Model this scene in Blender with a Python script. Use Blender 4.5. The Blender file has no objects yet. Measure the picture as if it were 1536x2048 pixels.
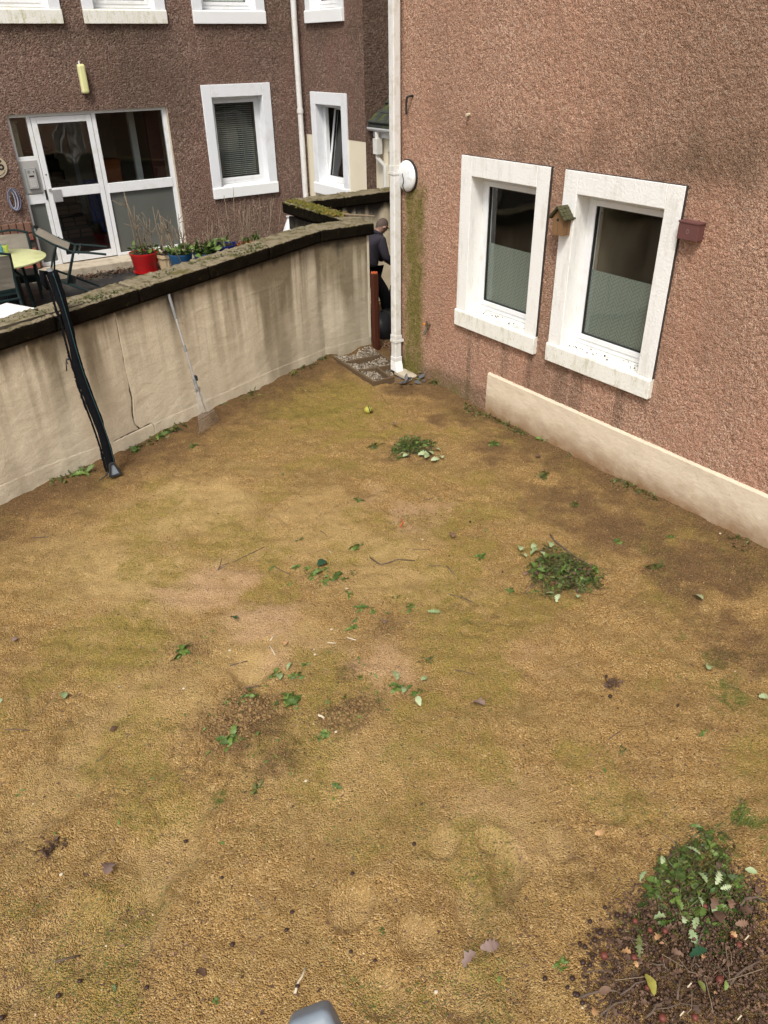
import bpy, bmesh, math, random
import numpy as np
from mathutils import Vector, Matrix
random.seed(7); RNG = np.random.default_rng(7)
S = bpy.context.scene; COL = S.collection
# ------------------------------------------------------------------ camera
CAM = np.array([0., 0., 3.7]); FPX = 1519.77
RB = np.array([[0.8234, -0.5673, -0.0143], [-0.3062, -0.4228, -0.8529], [0.4778, 0.7067, -0.5219]])
q_, r_ = np.linalg.qr(RB.T); RB = (q_ * np.sign(np.diag(r_))).T
cam = bpy.data.objects.new('camera', bpy.data.cameras.new('camera')); COL.objects.link(cam)
cam.data.sensor_fit = 'VERTICAL'; cam.data.sensor_height = 36; cam.data.lens = FPX / 2048 * 36
cam.data.clip_start = 0.05; cam.data.clip_end = 400
mw = np.eye(4); mw[:3, 0] = RB[0]; mw[:3, 1] = -RB[1]; mw[:3, 2] = -RB[2]; mw[:3, 3] = CAM
cam.matrix_world = Matrix(mw.tolist()); S.camera = cam
# ------------------------------------------------------------------ light: bright overcast
SUN_DIR = Vector((-0.50, -0.46, 0.95)).normalized()      # towards the sun
w = bpy.data.worlds.new('World'); S.world = w; w.use_nodes = True
wn = w.node_tree.nodes; bgn = wn['Background']; sky = wn.new('ShaderNodeTexSky'); sky.sky_type = 'NISHITA'
sky.sun_disc = False; sky.sun_elevation = math.asin(SUN_DIR.z); sky.sun_rotation = math.atan2(SUN_DIR.x, SUN_DIR.y)
sky.air_density = 1.0; sky.dust_density = 4.0; sky.ozone_density = 1.0
hs = wn.new('ShaderNodeHueSaturation'); hs.inputs['Saturation'].default_value = 0.42
w.node_tree.links.new(sky.outputs[0], hs.inputs['Color']); w.node_tree.links.new(hs.outputs[0], bgn.inputs[0]); bgn.inputs[1].default_value = 0.118
sl = bpy.data.lights.new('sun', 'SUN'); sl.energy = 1.5; sl.angle = math.radians(12); sl.color = (1, .96, .88)
so = bpy.data.objects.new('sun', sl); COL.objects.link(so); so.rotation_euler = (-SUN_DIR).to_track_quat('-Z', 'Y').to_euler()
vs = S.view_settings; vs.view_transform = 'Standard'; vs.look = 'None'; vs.exposure = 0.86; vs.gamma = 1; vs.use_curve_mapping = False
# ------------------------------------------------------------------ helpers
def ray(px, py): return RB.T @ np.array([(px - 768) / FPX, (py - 1024) / FPX, 1.])
def at(px, py, z=0.):                       # the point of the level z seen at a pixel of the photograph
    d = ray(px, py); return CAM + d * (z - CAM[2]) / d[2]
def proj(P):
    v = RB @ (np.array(P) - CAM); return 768 + FPX * v[0] / v[2], 1024 + FPX * v[1] / v[2]
def hsh(ix, iy, seed):
    n = (ix.astype(np.int64) * 374761393 + iy.astype(np.int64) * 668265263 + seed * 974711) & 0x7fffffff
    n = ((n ^ (n >> 13)) * 1274126177) & 0x7fffffff
    return ((n ^ (n >> 16)) & 0xffff) / 65535.
def vn(x, y, seed=0):
    x = np.asarray(x, float); y = np.asarray(y, float)
    ix = np.floor(x); iy = np.floor(y); fx = x - ix; fy = y - iy
    fx = fx * fx * (3 - 2 * fx); fy = fy * fy * (3 - 2 * fy)
    a = hsh(ix, iy, seed); b = hsh(ix + 1, iy, seed); c = hsh(ix, iy + 1, seed); d = hsh(ix + 1, iy + 1, seed)
    return (a * (1 - fx) + b * fx) * (1 - fy) + (c * (1 - fx) + d * fx) * fy
def fbm(x, y, seed=0, o=4):
    s = 0; a = .5
    for k in range(o): s = s + a * vn(x * 2 ** k, y * 2 ** k, seed + k * 17); a *= .5
    return s / (1 - .5 ** o)
def sstep(a, b, x): t = np.clip((x - a) / (b - a), 0, 1); return t * t * (3 - 2 * t)
BASE = {}
def tag(o, label=None, cat=None, group=None, kind=None):
    for k, v in (('label', label), ('category', cat), ('group', group), ('kind', kind)):
        if v: o[k] = v
    return o
def thing(name, loc, label, cat, group=None, mat=None):
    o = bpy.data.objects.new(name, None); COL.objects.link(o); o.empty_display_size = .1
    if mat is not None: o.matrix_world = mat; BASE[o.name] = Vector((0, 0, 0))
    else: o.location = loc; BASE[o.name] = Vector(loc)
    return tag(o, label, cat, group)
class MB:
    def __init__(s): s.v = []; s.f = []
    def add(s, vs, fs):
        n = len(s.v); s.v += [tuple(map(float, p)) for p in vs]; s.f += [tuple(i + n for i in f) for f in fs]; return s
    def box(s, a, b, F=None):
        vs = [(x, y, z) for z in (a[2], b[2]) for y in (a[1], b[1]) for x in (a[0], b[0])]
        if F: vs = [F(*p) for p in vs]
        return s.add(vs, [(0, 2, 3, 1), (4, 5, 7, 6), (0, 1, 5, 4), (2, 6, 7, 3), (0, 4, 6, 2), (1, 3, 7, 5)])
    def hexa(s, vs): return s.add(vs, [(0, 2, 3, 1), (4, 5, 7, 6), (0, 1, 5, 4), (2, 6, 7, 3), (0, 4, 6, 2), (1, 3, 7, 5)])
    def tube(s, path, r, n=8, cap=True, flat=1.):
        P = [Vector(p) for p in path]; m = len(P); R = r if hasattr(r, '__len__') else [r] * m
        ref = None; vs = []
        for i in range(m):
            t = (P[min(i + 1, m - 1)] - P[max(i - 1, 0)]).normalized()
            if ref is None: ref = Vector((0, 0, 1)) if abs(t.z) < .9 else Vector((1, 0, 0))
            a = t.cross(ref).normalized(); b = a.cross(t).normalized(); ref = b
            for k in range(n):
                an = 2 * math.pi * (k + .5) / n; vs.append(P[i] + a * math.cos(an) * R[i] + b * math.sin(an) * R[i] * flat)
        fs = [(i * n + k, i * n + (k + 1) % n, (i + 1) * n + (k + 1) % n, (i + 1) * n + k) for i in range(m - 1) for k in range(n)]
        if cap: fs += [tuple(range(n - 1, -1, -1)), tuple(range((m - 1) * n, m * n))]
        return s.add(vs, fs)
    def beam(s, a, b, wd, ht, up=(0, 0, 1)):
        a = Vector(a); b = Vector(b); t = (b - a).normalized(); sd = t.cross(Vector(up)).normalized(); u = sd.cross(t)
        vs = [p + sd * x * wd / 2 + u * z * ht / 2 for z in (-1, 1) for p in (a, b) for x in (-1, 1)]
        return s.hexa([vs[i] for i in (0, 1, 2, 3, 4, 5, 6, 7)])
    def lathe(s, prof, c=(0, 0, 0), n=24, ax='z', sq=1.):
        vs = []
        for r, h in prof:
            for k in range(n):
                an = 2 * math.pi * k / n; x, y = r * math.cos(an), r * math.sin(an) * sq
                vs.append((c[0] + x, c[1] + y, c[2] + h) if ax == 'z' else (c[0] + h, c[1] + x, c[2] + y))
        m = len(prof)
        fs = [(i * n + k, i * n + (k + 1) % n, (i + 1) * n + (k + 1) % n, (i + 1) * n + k) for i in range(m - 1) for k in range(n)]
        return s.add(vs, fs + [tuple(range(n - 1, -1, -1)), tuple(range((m - 1) * n, m * n))])
    def poly(s, pts): n = len(pts); return s.add(pts, [tuple(range(n))])
    def prism(s, pts, z0, z1, F=None):
        n = len(pts); vs = [(x, y, z0) for x, y in pts] + [(x, y, z1) for x, y in pts]
        if F: vs = [F(*p) for p in vs]
        return s.add(vs, [tuple(range(n - 1, -1, -1)), tuple(range(n, 2 * n))] + [(i, (i + 1) % n, n + (i + 1) % n, n + i) for i in range(n)])
def root_of(o):
    while o.parent: o = o.parent
    return o
def link(name, me, mat, parent):
    o = bpy.data.objects.new(name, me); COL.objects.link(o)
    if mat: me.materials.append(mat)
    if parent: o.parent = parent
    return o
def obj(name, mb, mat, parent=None, smooth=False, bev=0, fix=True):
    b = BASE[root_of(parent).name] if parent else Vector((0, 0, 0))
    me = bpy.data.meshes.new(name); me.from_pydata([(x - b.x, y - b.y, z - b.z) for x, y, z in mb.v], [], mb.f)
    if fix:
        bm = bmesh.new(); bm.from_mesh(me); bmesh.ops.recalc_face_normals(bm, faces=bm.faces); bm.to_mesh(me); bm.free()
    o = link(name, me, mat, parent)
    if smooth: me.shade_smooth(); 
    if smooth == 'auto': me.set_sharp_from_angle(angle=math.radians(40))
    if bev:
        m = o.modifiers.new('bevel', 'BEVEL'); m.width = bev; m.segments = 2; m.limit_method = 'ANGLE'; m.angle_limit = math.radians(40)
    return o
def npmesh(name, V, F, mat, parent=None, attrs=None, smooth=False):
    b = BASE[root_of(parent).name] if parent else Vector((0, 0, 0))
    V = np.asarray(V, np.float32) - np.array(b, np.float32); F = np.asarray(F, np.int32); k = F.shape[1]
    me = bpy.data.meshes.new(name); me.vertices.add(len(V)); me.vertices.foreach_set('co', V.ravel())
    me.loops.add(F.size); me.loops.foreach_set('vertex_index', F.ravel()); me.polygons.add(len(F))
    me.polygons.foreach_set('loop_start', np.arange(0, F.size, k, dtype=np.int32))
    me.update(calc_edges=True)
    for an, av in (attrs or {}).items():
        a = me.attributes.new(an, 'FLOAT', 'POINT'); a.data.foreach_set('value', np.asarray(av, np.float32).ravel())
    o = link(name, me, mat, parent)
    if smooth: me.shade_smooth()
    return o
def gridfaces(nu, nv, keep=None):
    i, j = np.meshgrid(np.arange(nu - 1), np.arange(nv - 1), indexing='ij'); i = i.ravel(); j = j.ravel()
    if keep is not None: m = keep.ravel(); i = i[m]; j = j[m]
    a = i * nv + j; return np.stack([a, a + nv, a + nv + 1, a + 1], 1)
def cp(o, parent=None):
    c = o.copy(); COL.objects.link(c)
    if parent: c.parent = parent
    return c
def cloud(tv, tf, pos, rot, scl):           # many copies of one small template as one vertex / face array
    n = len(pos); V = np.einsum('nij,kj->nki', rot, tv) * np.asarray(scl).reshape(n, 1, -1) + np.asarray(pos)[:, None, :]
    F = (np.asarray(tf)[None] + (np.arange(n) * len(tv))[:, None, None]).reshape(-1, np.asarray(tf).shape[1])
    return V.reshape(-1, 3), F
def rots(n, tilt=.5, yaw=None):
    yaw = RNG.uniform(0, 6.283, n) if yaw is None else yaw
    a = RNG.normal(0, tilt, n); b = RNG.normal(0, tilt, n); R = np.zeros((n, 3, 3))
    for i in range(n): R[i] = np.array(Matrix.Rotation(yaw[i], 3, 'Z') @ Matrix.Rotation(a[i], 3, 'X') @ Matrix.Rotation(b[i], 3, 'Y'))
    return R
# ------------------------------------------------------------------ materials
class NT:
    def __init__(s, name):
        s.m = bpy.data.materials.new(name); s.m.use_nodes = True; s.t = s.m.node_tree; s.b = s.t.nodes['Principled BSDF']; s.tc = s.t.nodes.new('ShaderNodeTexCoord')
    def n(s, typ, **kw):
        o = s.t.nodes.new('ShaderNode' + typ)
        for k, v in kw.items(): setattr(o, k, v)
        return o
    def l(s, a, b): s.t.links.new(a, b)
    def put(s, sock, val):
        if hasattr(val, 'is_linked'): s.l(val, sock)
        elif val is not None: sock.default_value = val
    def noise(s, sc, det=3, rough=.55, vec=None, stretch=None):
        o = s.n('TexNoise'); o.inputs['Scale'].default_value = sc; o.inputs['Detail'].default_value = det; o.inputs['Roughness'].default_value = rough
        s.vec(o, vec, stretch); return o.outputs['Fac']
    def vec(s, o, vec, stretch):
        v = vec or s.tc.outputs['Object']
        if stretch: mp = s.n('Mapping'); mp.inputs['Scale'].default_value = stretch; s.l(v, mp.inputs[0]); v = mp.outputs[0]
        s.l(v, o.inputs['Vector'])
    def voro(s, sc, out='Distance', feat='F1', stretch=None):
        o = s.n('TexVoronoi', feature=feat); o.inputs['Scale'].default_value = sc; s.vec(o, None, stretch); return o.outputs[out]
    def ramp(s, fac, stops):
        o = s.n('ValToRGB'); e = o.color_ramp.elements
        while len(e) < len(stops): e.new(.5)
        for k, (p, c) in enumerate(stops): e[k].position = p; e[k].color = (*c, 1) if len(c) == 3 else c
        s.l(fac, o.inputs[0]); return o.outputs[0]
    def mix(s, fac, a, b, mode='MIX'):
        o = s.n('Mix', data_type='RGBA', blend_type=mode); s.put(o.inputs[0], fac)
        for i, v in ((6, a), (7, b)): s.put(o.inputs[i], (*v, 1) if isinstance(v, tuple) and len(v) == 3 else v)
        return o.outputs[2]
    def math(s, op, a, b=None, clamp=False):
        o = s.n('Math', operation=op, use_clamp=clamp); s.put(o.inputs[0], a); s.put(o.inputs[1], b); return o.outputs[0]
    def attr(s, name): o = s.n('Attribute', attribute_name=name); return o.outputs['Fac']
    def bump(s, h, dist, strength=1., prev=None):
        o = s.n('Bump'); o.inputs['Distance'].default_value = dist; o.inputs['Strength'].default_value = strength; s.l(h, o.inputs['Height'])
        if prev: s.l(prev, o.inputs['Normal'])
        return o.outputs[0]
    def fin(s, col=None, rough=.8, nrm=None, spec=.3, metal=0.):
        s.put(s.b.inputs['Base Color'], (*col, 1) if isinstance(col, tuple) else col); s.put(s.b.inputs['Roughness'], rough)
        s.put(s.b.inputs['Specular IOR Level'], spec); s.b.inputs['Metallic'].default_value = metal
        if nrm: s.l(nrm, s.b.inputs['Normal'])
        return s.m
def plain(name, col, rough=.6, var=.25, sc=14., spec=.35, metal=0., bump=0., dirt=None, dsc=5.):
    t = NT(name); c = t.mix(t.math('MULTIPLY', t.noise(sc, 4), 1.), tuple(x * (1 - var) for x in col), tuple(min(1, x * (1 + var)) for x in col))
    if dirt: c = t.mix(t.ramp(t.noise(dsc, 5, .65), [(.5, (0, 0, 0)), (.72, (1, 1, 1))]), c, dirt)
    return t.fin(c, rough, t.bump(t.noise(sc * 6, 3), bump) if bump else None, spec, metal)
def roughcast(name, cols, moss=(.085, .08, .016), sc=52., bd=.02):
    t = NT(name)
    cell = t.n('TexVoronoi', feature='F1'); cell.inputs['Scale'].default_value = sc; cell.inputs['Randomness'].default_value = 1
    wob = t.n('TexNoise'); wob.inputs['Scale'].default_value = sc * .8; t.l(t.tc.outputs['Object'], wob.inputs['Vector'])
    vm = t.n('VectorMath', operation='MULTIPLY_ADD'); t.l(wob.outputs['Color'], vm.inputs[0]); vm.inputs[1].default_value = (.02, .02, .02); t.l(t.tc.outputs['Object'], vm.inputs[2])
    t.l(vm.outputs[0], cell.inputs['Vector'])
    sep = t.n('SeparateColor'); t.l(cell.outputs['Color'], sep.inputs[0])
    c = t.ramp(sep.outputs[0], [(0, cols[0]), (.35, cols[1]), (.7, cols[2]), (1, cols[3])])
    c = t.mix(t.ramp(sep.outputs[1], [(.94, (0, 0, 0)), (.96, (1, 1, 1))]), c, (.46, .36, .28)); c = t.mix(t.ramp(t.noise(sc * 1.1, 2), [(.36, (.8, .8, .8)), (.5, (0, 0, 0))]), c, tuple(x * .42 for x in cols[1]))
    big = t.noise(.9, 5, .6); c = t.mix(t.ramp(big, [(.35, (0, 0, 0)), (.7, (.55, .55, .55))]), c, tuple(x * .66 for x in cols[1]))
    c = t.mix(t.ramp(t.noise(1.7, 4, .6, None, (1, 1, .25)), [(.45, (0, 0, 0)), (.75, (.35, .35, .35))]), c, tuple(x * y for x, y in zip(cols[1], (1.15, .98, .92))))
    c = t.mix(t.math('MULTIPLY', t.attr('damp'), .8), c, (.07, .058, .035)); c = t.mix(t.attr('moss'), c, t.mix(sep.outputs[2], moss, tuple(x * 2.2 for x in moss)))
    h = t.math('SUBTRACT', 1., cell.outputs['Distance']); h2 = t.math('ADD', t.math('MULTIPLY', h, .55), t.math('MULTIPLY', t.noise(sc * 1.1, 4, .62), 2.2))
    return t.fin(c, .92, t.bump(h2, bd, 1.), .08)
M = {}
M['cast_right'] = roughcast('roughcast_pink', [(.315, .178, .122), (.47, .278, .19), (.555, .342, .24), (.71, .485, .36)], sc=66, bd=.012)
M['cast_left'] = roughcast('roughcast_brown', [(.18, .115, .09), (.285, .182, .142), (.35, .228, .178), (.50, .36, .29)], sc=38, bd=.045)
def ground_mat():
    t = NT('blaes_ground')
    cell = t.n('TexVoronoi', feature='F1'); cell.inputs['Scale'].default_value = 125; t.l(t.tc.outputs['Object'], cell.inputs['Vector'])
    sep = t.n('SeparateColor'); t.l(cell.outputs['Color'], sep.inputs[0])
    c = t.ramp(sep.outputs[0], [(0, (.145, .080, .027)), (.25, (.272, .160, .055)), (.6, (.36, .218, .079)), (.92, (.435, .28, .108)), (1, (.62, .45, .225))])
    c = t.mix(t.ramp(t.noise(3.2, 6, .65), [(.42, (0, 0, 0)), (.75, (.55, .55, .55))]), c, (.20, .118, .045))
    c = t.mix(t.ramp(t.noise(2.1, 5, .68), [(.46, (0, 0, 0)), (.68, (.55, .55, .55))]), c, (.19, .135, .045)); c = t.mix(t.attr('pale'), c, t.mix(sep.outputs[1], (.44, .30, .115), (.60, .43, .195)))
    c = t.mix(t.ramp(t.noise(11, 5, .7), [(.48, (0, 0, 0)), (.8, (.6, .6, .6))]), c, (.45, .32, .145)); fb_ = t.noise(48, 4, .7); fb2 = t.noise(9, 5, .7)
    edge = lambda nm, g=1.25: t.math('MULTIPLY', t.ramp(t.math('ADD', t.attr(nm), t.math('ADD', t.math('MULTIPLY', t.math('SUBTRACT', fb_, .5), .9), t.math('MULTIPLY', t.math('SUBTRACT', fb2, .5), .7))), [(.22, (0, 0, 0)), (.62, (1, 1, 1))]), t.math('POWER', t.attr(nm), .55))
    c = t.mix(edge('pink'), c, t.mix(sep.outputs[1], (.36, .215, .105), (.55, .37, .21)))
    c = t.mix(edge('moss'), c, t.mix(sep.outputs[1], (.165, .120, .024), (.35, .258, .068)))
    c = t.mix(edge('green'), c, t.mix(sep.outputs[2], (.045, .075, .012), (.11, .14, .025)))
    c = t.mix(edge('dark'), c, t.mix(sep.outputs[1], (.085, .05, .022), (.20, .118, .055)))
    h = t.math('ADD', t.math('SUBTRACT', 1., cell.outputs['Distance']), t.math('MULTIPLY', t.noise(38, 4, .65), 1.6))
    n1 = t.bump(h, .0125, 1.)
    return t.fin(c, .95, n1, .12)
M['ground'] = ground_mat()
def render_wall_mat():
    t = NT('cream_render')
    c = t.mix(t.noise(4, 6, .65), (.55, .475, .345), (.74, .665, .51))
    c = t.mix(t.ramp(t.noise(60, 3), [(.4, (0, 0, 0)), (.8, (.3, .3, .3))]), c, (.30, .23, .15))
    c = t.mix(t.attr('grime'), c, t.mix(t.noise(25, 4, .7), (.11, .088, .05), (.25, .20, .125))); c = t.mix(t.attr('black'), c, (.022, .019, .018)); c = t.mix(t.attr('pale'), c, (.66, .57, .44)); c = t.mix(t.attr('crack'), c, (.05, .03, .02))
    v_ = t.n('TexVoronoi', feature='DISTANCE_TO_EDGE'); v_.inputs['Scale'].default_value = 1.3; wv = t.n('TexNoise'); wv.inputs['Scale'].default_value = 3; wv.inputs['Detail'].default_value = 5; t.l(t.tc.outputs['Object'], wv.inputs['Vector']); va = t.n('VectorMath', operation='MULTIPLY_ADD'); t.l(wv.outputs['Color'], va.inputs[0]); va.inputs[1].default_value = (.6, .6, .6); t.l(t.tc.outputs['Object'], va.inputs[2]); t.l(va.outputs[0], v_.inputs['Vector'])
    hair = t.math('MULTIPLY', t.ramp(v_.outputs['Distance'], [(.0, (1, 1, 1)), (.006, (0, 0, 0))]), t.ramp(t.noise(1.1, 2), [(.52, (0, 0, 0)), (.6, (.55, .55, .55))])); c = t.mix(hair, c, (.20, .15, .10))
    return t.fin(c, .88, t.bump(t.noise(6, 4, .6, None, (1, 1, 2)), .012, .7, t.bump(t.noise(90, 4, .7), .004)), .15)
M['cream'] = render_wall_mat()
def coping_mat():
    t = NT('mossy_concrete')
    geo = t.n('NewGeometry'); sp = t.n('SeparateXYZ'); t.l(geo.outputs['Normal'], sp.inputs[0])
    c = t.mix(t.noise(30, 5, .7), (.13, .105, .065), (.31, .265, .18))
    c = t.mix(t.ramp(t.noise(9, 5, .7), [(.48, (0, 0, 0)), (.68, (.9, .9, .9))]), c, (.065, .055, .02))
    c = t.mix(t.ramp(t.noise(5, 4, .6), [(.55, (0, 0, 0)), (.66, (.8, .8, .8))]), c, (.10, .085, .03))
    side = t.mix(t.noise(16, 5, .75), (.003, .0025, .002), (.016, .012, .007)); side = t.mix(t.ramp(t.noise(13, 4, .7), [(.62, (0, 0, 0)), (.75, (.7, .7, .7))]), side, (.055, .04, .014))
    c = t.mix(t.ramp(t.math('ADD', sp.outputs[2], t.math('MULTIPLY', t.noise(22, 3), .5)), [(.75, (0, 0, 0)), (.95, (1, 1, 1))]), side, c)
    return t.fin(c, .95, t.bump(t.noise(55, 4, .7), .014), .03)
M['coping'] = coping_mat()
def white_paint():
    t = NT('white_masonry_paint')
    c = t.mix(t.noise(3, 5, .6), (.72, .715, .685), (.80, .795, .765))
    c = t.mix(t.ramp(t.noise(9, 6, .75, None, (1, 1, .22)), [(.52, (0, 0, 0)), (.76, (.6, .6, .6))]), c, (.42, .41, .32))
    c = t.mix(t.ramp(t.noise(110, 2), [(.72, (0, 0, 0)), (.78, (.8, .8, .8))]), c, (.22, .20, .14))
    return t.fin(c, .6, t.bump(t.noise(45, 4), .004), .3)
M['white'] = white_paint()
def sill_mat(name, moss):
    t = NT(name); geo = t.n('NewGeometry')
    c = t.mix(t.noise(4, 5, .6), (.70, .69, .63), (.79, .78, .72))
    c = t.mix(t.ramp(t.noise(14, 6, .8, None, (1, 1, .3)), [(.50, (0, 0, 0)), (.72, (.85, .85, .85))]), c, moss)
    c = t.mix(t.ramp(t.noise(70, 3), [(.66, (0, 0, 0)), (.72, (.9, .9, .9))]), c, (.12, .10, .06))
    return t.fin(c, .65, t.bump(t.noise(45, 4), .004), .3)
M['sill'] = sill_mat('weathered_white_sill', (.43, .40, .25)); M['sill_moss'] = sill_mat('mossy_white_sill', (.36, .34, .12)); M['sill_clean'] = plain('clean_white_sill', (.78, .79, .79), .5, .04, 4)
M['upvc'] = plain('white_plastic', (.70, .71, .72), .3, .04, 5, .5, dirt=(.62, .62, .57), dsc=6)
M['pipe'] = plain('white_pipe', (.66, .655, .625), .4, .05, 4, .45, dirt=(.52, .49, .42), dsc=7)
M['gasket'] = plain('black_gasket', (.02, .02, .02), .5)
def glass():
    t = NT('window_glass'); nt = t.t; out = nt.nodes['Material Output']
    tr = t.n('BsdfTransparent'); tr.inputs[0].default_value = (.90, .92, .90, 1); gl = t.n('BsdfGlossy'); gl.inputs['Roughness'].default_value = .015
    fr = t.n('Fresnel'); fr.inputs[0].default_value = 1.6; mx = t.n('MixShader')
    t.l(t.bump(t.noise(1.6, 1), .01), gl.inputs['Normal'])
    geo = t.n('NewGeometry'); t.l(t.math('MULTIPLY', t.math('MULTIPLY', fr.outputs[0], t.math('SUBTRACT', 1., geo.outputs['Backfacing'])), 1.3, True), mx.inputs[0]); t.l(tr.outputs[0], mx.inputs[1]); t.l(gl.outputs[0], mx.inputs[2]); t.l(mx.outputs[0], out.inputs[0]); return t.m
M['glass'] = glass()
M['film'] = plain('frosted_film', (.105, .122, .112), .5, .10, 2.2); M['film_tile'] = plain('frosted_film_tile', (.215, .245, .222), .45, .22, 1.6)
M['obscure'] = plain('obscured_glass', (.10, .105, .095), .28, .25, 1.2, .5)
M['room'] = plain('room_plaster', (.17, .135, .095), .9, .1, 1); M['room_dark'] = plain('room_dark', (.05, .042, .036), .9, .2, 2)
M['hall'] = plain('hall_plaster', (.50, .42, .31), .9, .08, 1.5)
M['tarmac'] = plain('wet_tarmac', (.022, .021, .021), .6, .5, 5, .3, bump=.004, dirt=(.085, .075, .05), dsc=3)
M['concrete'] = plain('concrete', (.44, .38, .29), .9, .15, 6, .2, bump=.003, dirt=(.22, .18, .11), dsc=5)
def plinth_mat():
    t = NT('cream_plinth'); c = t.mix(t.noise(3, 6, .6), (.52, .43, .32), (.68, .58, .44))
    sp = t.n('SeparateXYZ'); t.l(t.tc.outputs['Object'], sp.inputs[0])
    low = t.ramp(t.math('ADD', sp.outputs[2], t.math('MULTIPLY', t.noise(5, 6, .7), .32)), [(.15, (1, 1, 1)), (.46, (0, 0, 0))])
    c = t.mix(low, c, (.25, .15, .075)); c = t.mix(t.ramp(t.noise(30, 4, .7), [(.6, (0, 0, 0)), (.75, (.7, .7, .7))]), c, (.36, .27, .18))
    return t.fin(c, .8, t.bump(t.noise(7, 5, .6, None, (1, 1, 1.6)), .010), .25)
M['plinth'] = plinth_mat()
M['cream_panel'] = plain('smooth_cream_render', (.66, .60, .46), .85, .05, 3)
M['brick'] = plain('red_brick', (.29, .085, .055), .8, .4, 9, bump=.004, dirt=(.12, .07, .05), dsc=8); M['brick_brown'] = plain('brown_brick', (.17, .09, .06), .8, .4, 9, bump=.004)
M['mortar'] = plain('mortar', (.05, .042, .035), .95)
M['green_metal'] = plain('dark_green_metal', (.012, .024, .023), .45, .2, 8, .3); M['mesh_fabric'] = plain('beige_sling_fabric', (.26, .23, .18), .85, .15, 90, bump=.002)
M['table_top'] = plain('algae_stained_plastic', (.56, .57, .30), .45, .12, 6, .4, dirt=(.40, .44, .15), dsc=4)
M['white_top'] = plain('white_marbled_board', (.82, .79, .77), .3, .05, 3, dirt=(.66, .60, .58), dsc=9)
M['black_fabric'] = plain('black_fabric', (.006, .0062, .008), .9, .4, 25, .08, bump=.012); M['teal'] = plain('teal_piping', (.012, .05, .058), .6); M['grey_plastic'] = plain('grey_plastic', (.19, .22, .25), .45, .08, 6, .3, dirt=(.15, .17, .19), dsc=40)
M['alu'] = plain('aluminium', (.62, .63, .65), .35, .1, 9, .5, .85); M['grip'] = plain('grey_grip', (.19, .20, .20), .6)
M['tine'] = plain('dull_wire', (.34, .33, .31), .5, .15, 20, .3, .3); M['steel'] = plain('galvanised_steel', (.5, .5, .5), .4, .15, 20, .5, .6); M['intercom'] = plain('brushed_steel', (.42, .41, .39), .5, .05, 6, .4, .3); M['dark_plastic'] = plain('dark_plastic', (.02, .02, .022), .5); M['key'] = plain('pale_keys', (.55, .55, .53), .5)
def wood(name, a, b):
    t = NT(name); c = t.mix(t.noise(9, 6, .7, None, (6, 6, .6)), a, b); return t.fin(c, .75, t.bump(t.noise(12, 4, .6, None, (8, 8, .5)), .004), .25)
M['post'] = wood('red_stained_wood', (.035, .009, .004), (.09, .024, .010)); M['timber'] = wood('old_timber', (.055, .035, .02), (.15, .10, .055)); M['birdbox'] = wood('cedar_wood', (.13, .07, .03), (.26, .15, .07))
M['shingle'] = plain('mossy_shingle', (.07, .065, .03), .9, .6, 30, bump=.006, dirt=(.03, .035, .012), dsc=22)
M['orange'] = plain('orange_bits', (.40, .085, .025), .7, .4, 40); M['brown_box'] = plain('brown_paint', (.12, .05, .045), .55, .12, 8)
M['lamp'] = plain('opal_lamp_cover', (.70, .72, .72), .35, .08, 8, .5, dirt=(.40, .40, .38), dsc=9)
M['wall_light'] = plain('yellowed_diffuser', (.62, .61, .30), .4, .05, 3)
M['slate'] = plain('mossy_slate', (.035, .038, .034), .8, .6, 14, bump=.006, dirt=(.075, .095, .012), dsc=3.5)
M['pot_red'] = plain('red_glaze', (.46, .010, .012), .38, .15, 6, .4, dirt=(.30, .03, .025), dsc=9); M['pot_blue'] = plain('blue_glaze', (.016, .085, .20), .4, .35, 5, .4, dirt=(.05, .08, .11), dsc=12); M['pot_cobalt'] = plain('cobalt_glaze', (.012, .022, .14), .22, .4, 25, .5); M['pot_cream'] = plain('cream_stone', (.46, .35, .21), .75, .12, 12, dirt=(.28, .2, .11)); M['pot_orange'] = plain('orange_clay', (.42, .13, .025), .7)
M['soil'] = plain('soil', (.03, .022, .015), .95, .5, 40, bump=.01); M['stalk'] = plain('dry_stalk', (.19, .14, .09), .8, .4, 30); M['twig'] = plain('grey_twig', (.10, .07, .05), .85, .5, 30); M['white_stick'] = plain('pale_stick', (.48, .41, .29), .75)
def leafmat(name, stops, rough=.5):
    t = NT(name); c = t.ramp(t.attr('tint'), stops); c = t.mix(t.math('MULTIPLY', t.noise(60, 3), .5), c, tuple(x * .5 for x in stops[len(stops) // 2][1]))
    t.b.inputs['Transmission Weight'].default_value = 0; return t.fin(c, rough, None, .3)
M['weed'] = leafmat('weed_leaf', [(0, (.016, .030, .007)), (.35, (.055, .10, .018)), (.75, (.125, .19, .038)), (.90, (.16, .22, .06)), (1, (.36, .44, .25))])
M['weed_olive'] = leafmat('weed_olive', [(0, (.018, .026, .007)), (.5, (.065, .08, .017)), (1, (.17, .175, .045))])
M['pale_leaf'] = leafmat('pale_leaf_underside', [(0, (.20, .28, .12)), (1, (.40, .46, .27))])
M['dark_leaf'] = leafmat('dark_ivy_leaf', [(0, (.010, .045, .022)), (1, (.03, .085, .04))], .35)
M['brown_leaf'] = leafmat('dead_leaf', [(0, (.032, .018, .012)), (.45, (.10, .056, .034)), (.85, (.21, .125, .08)), (1, (.36, .20, .11))], .7)
M['tan_leaf'] = leafmat('tan_leaf', [(0, (.36, .19, .08)), (1, (.50, .30, .14))], .7)
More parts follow.
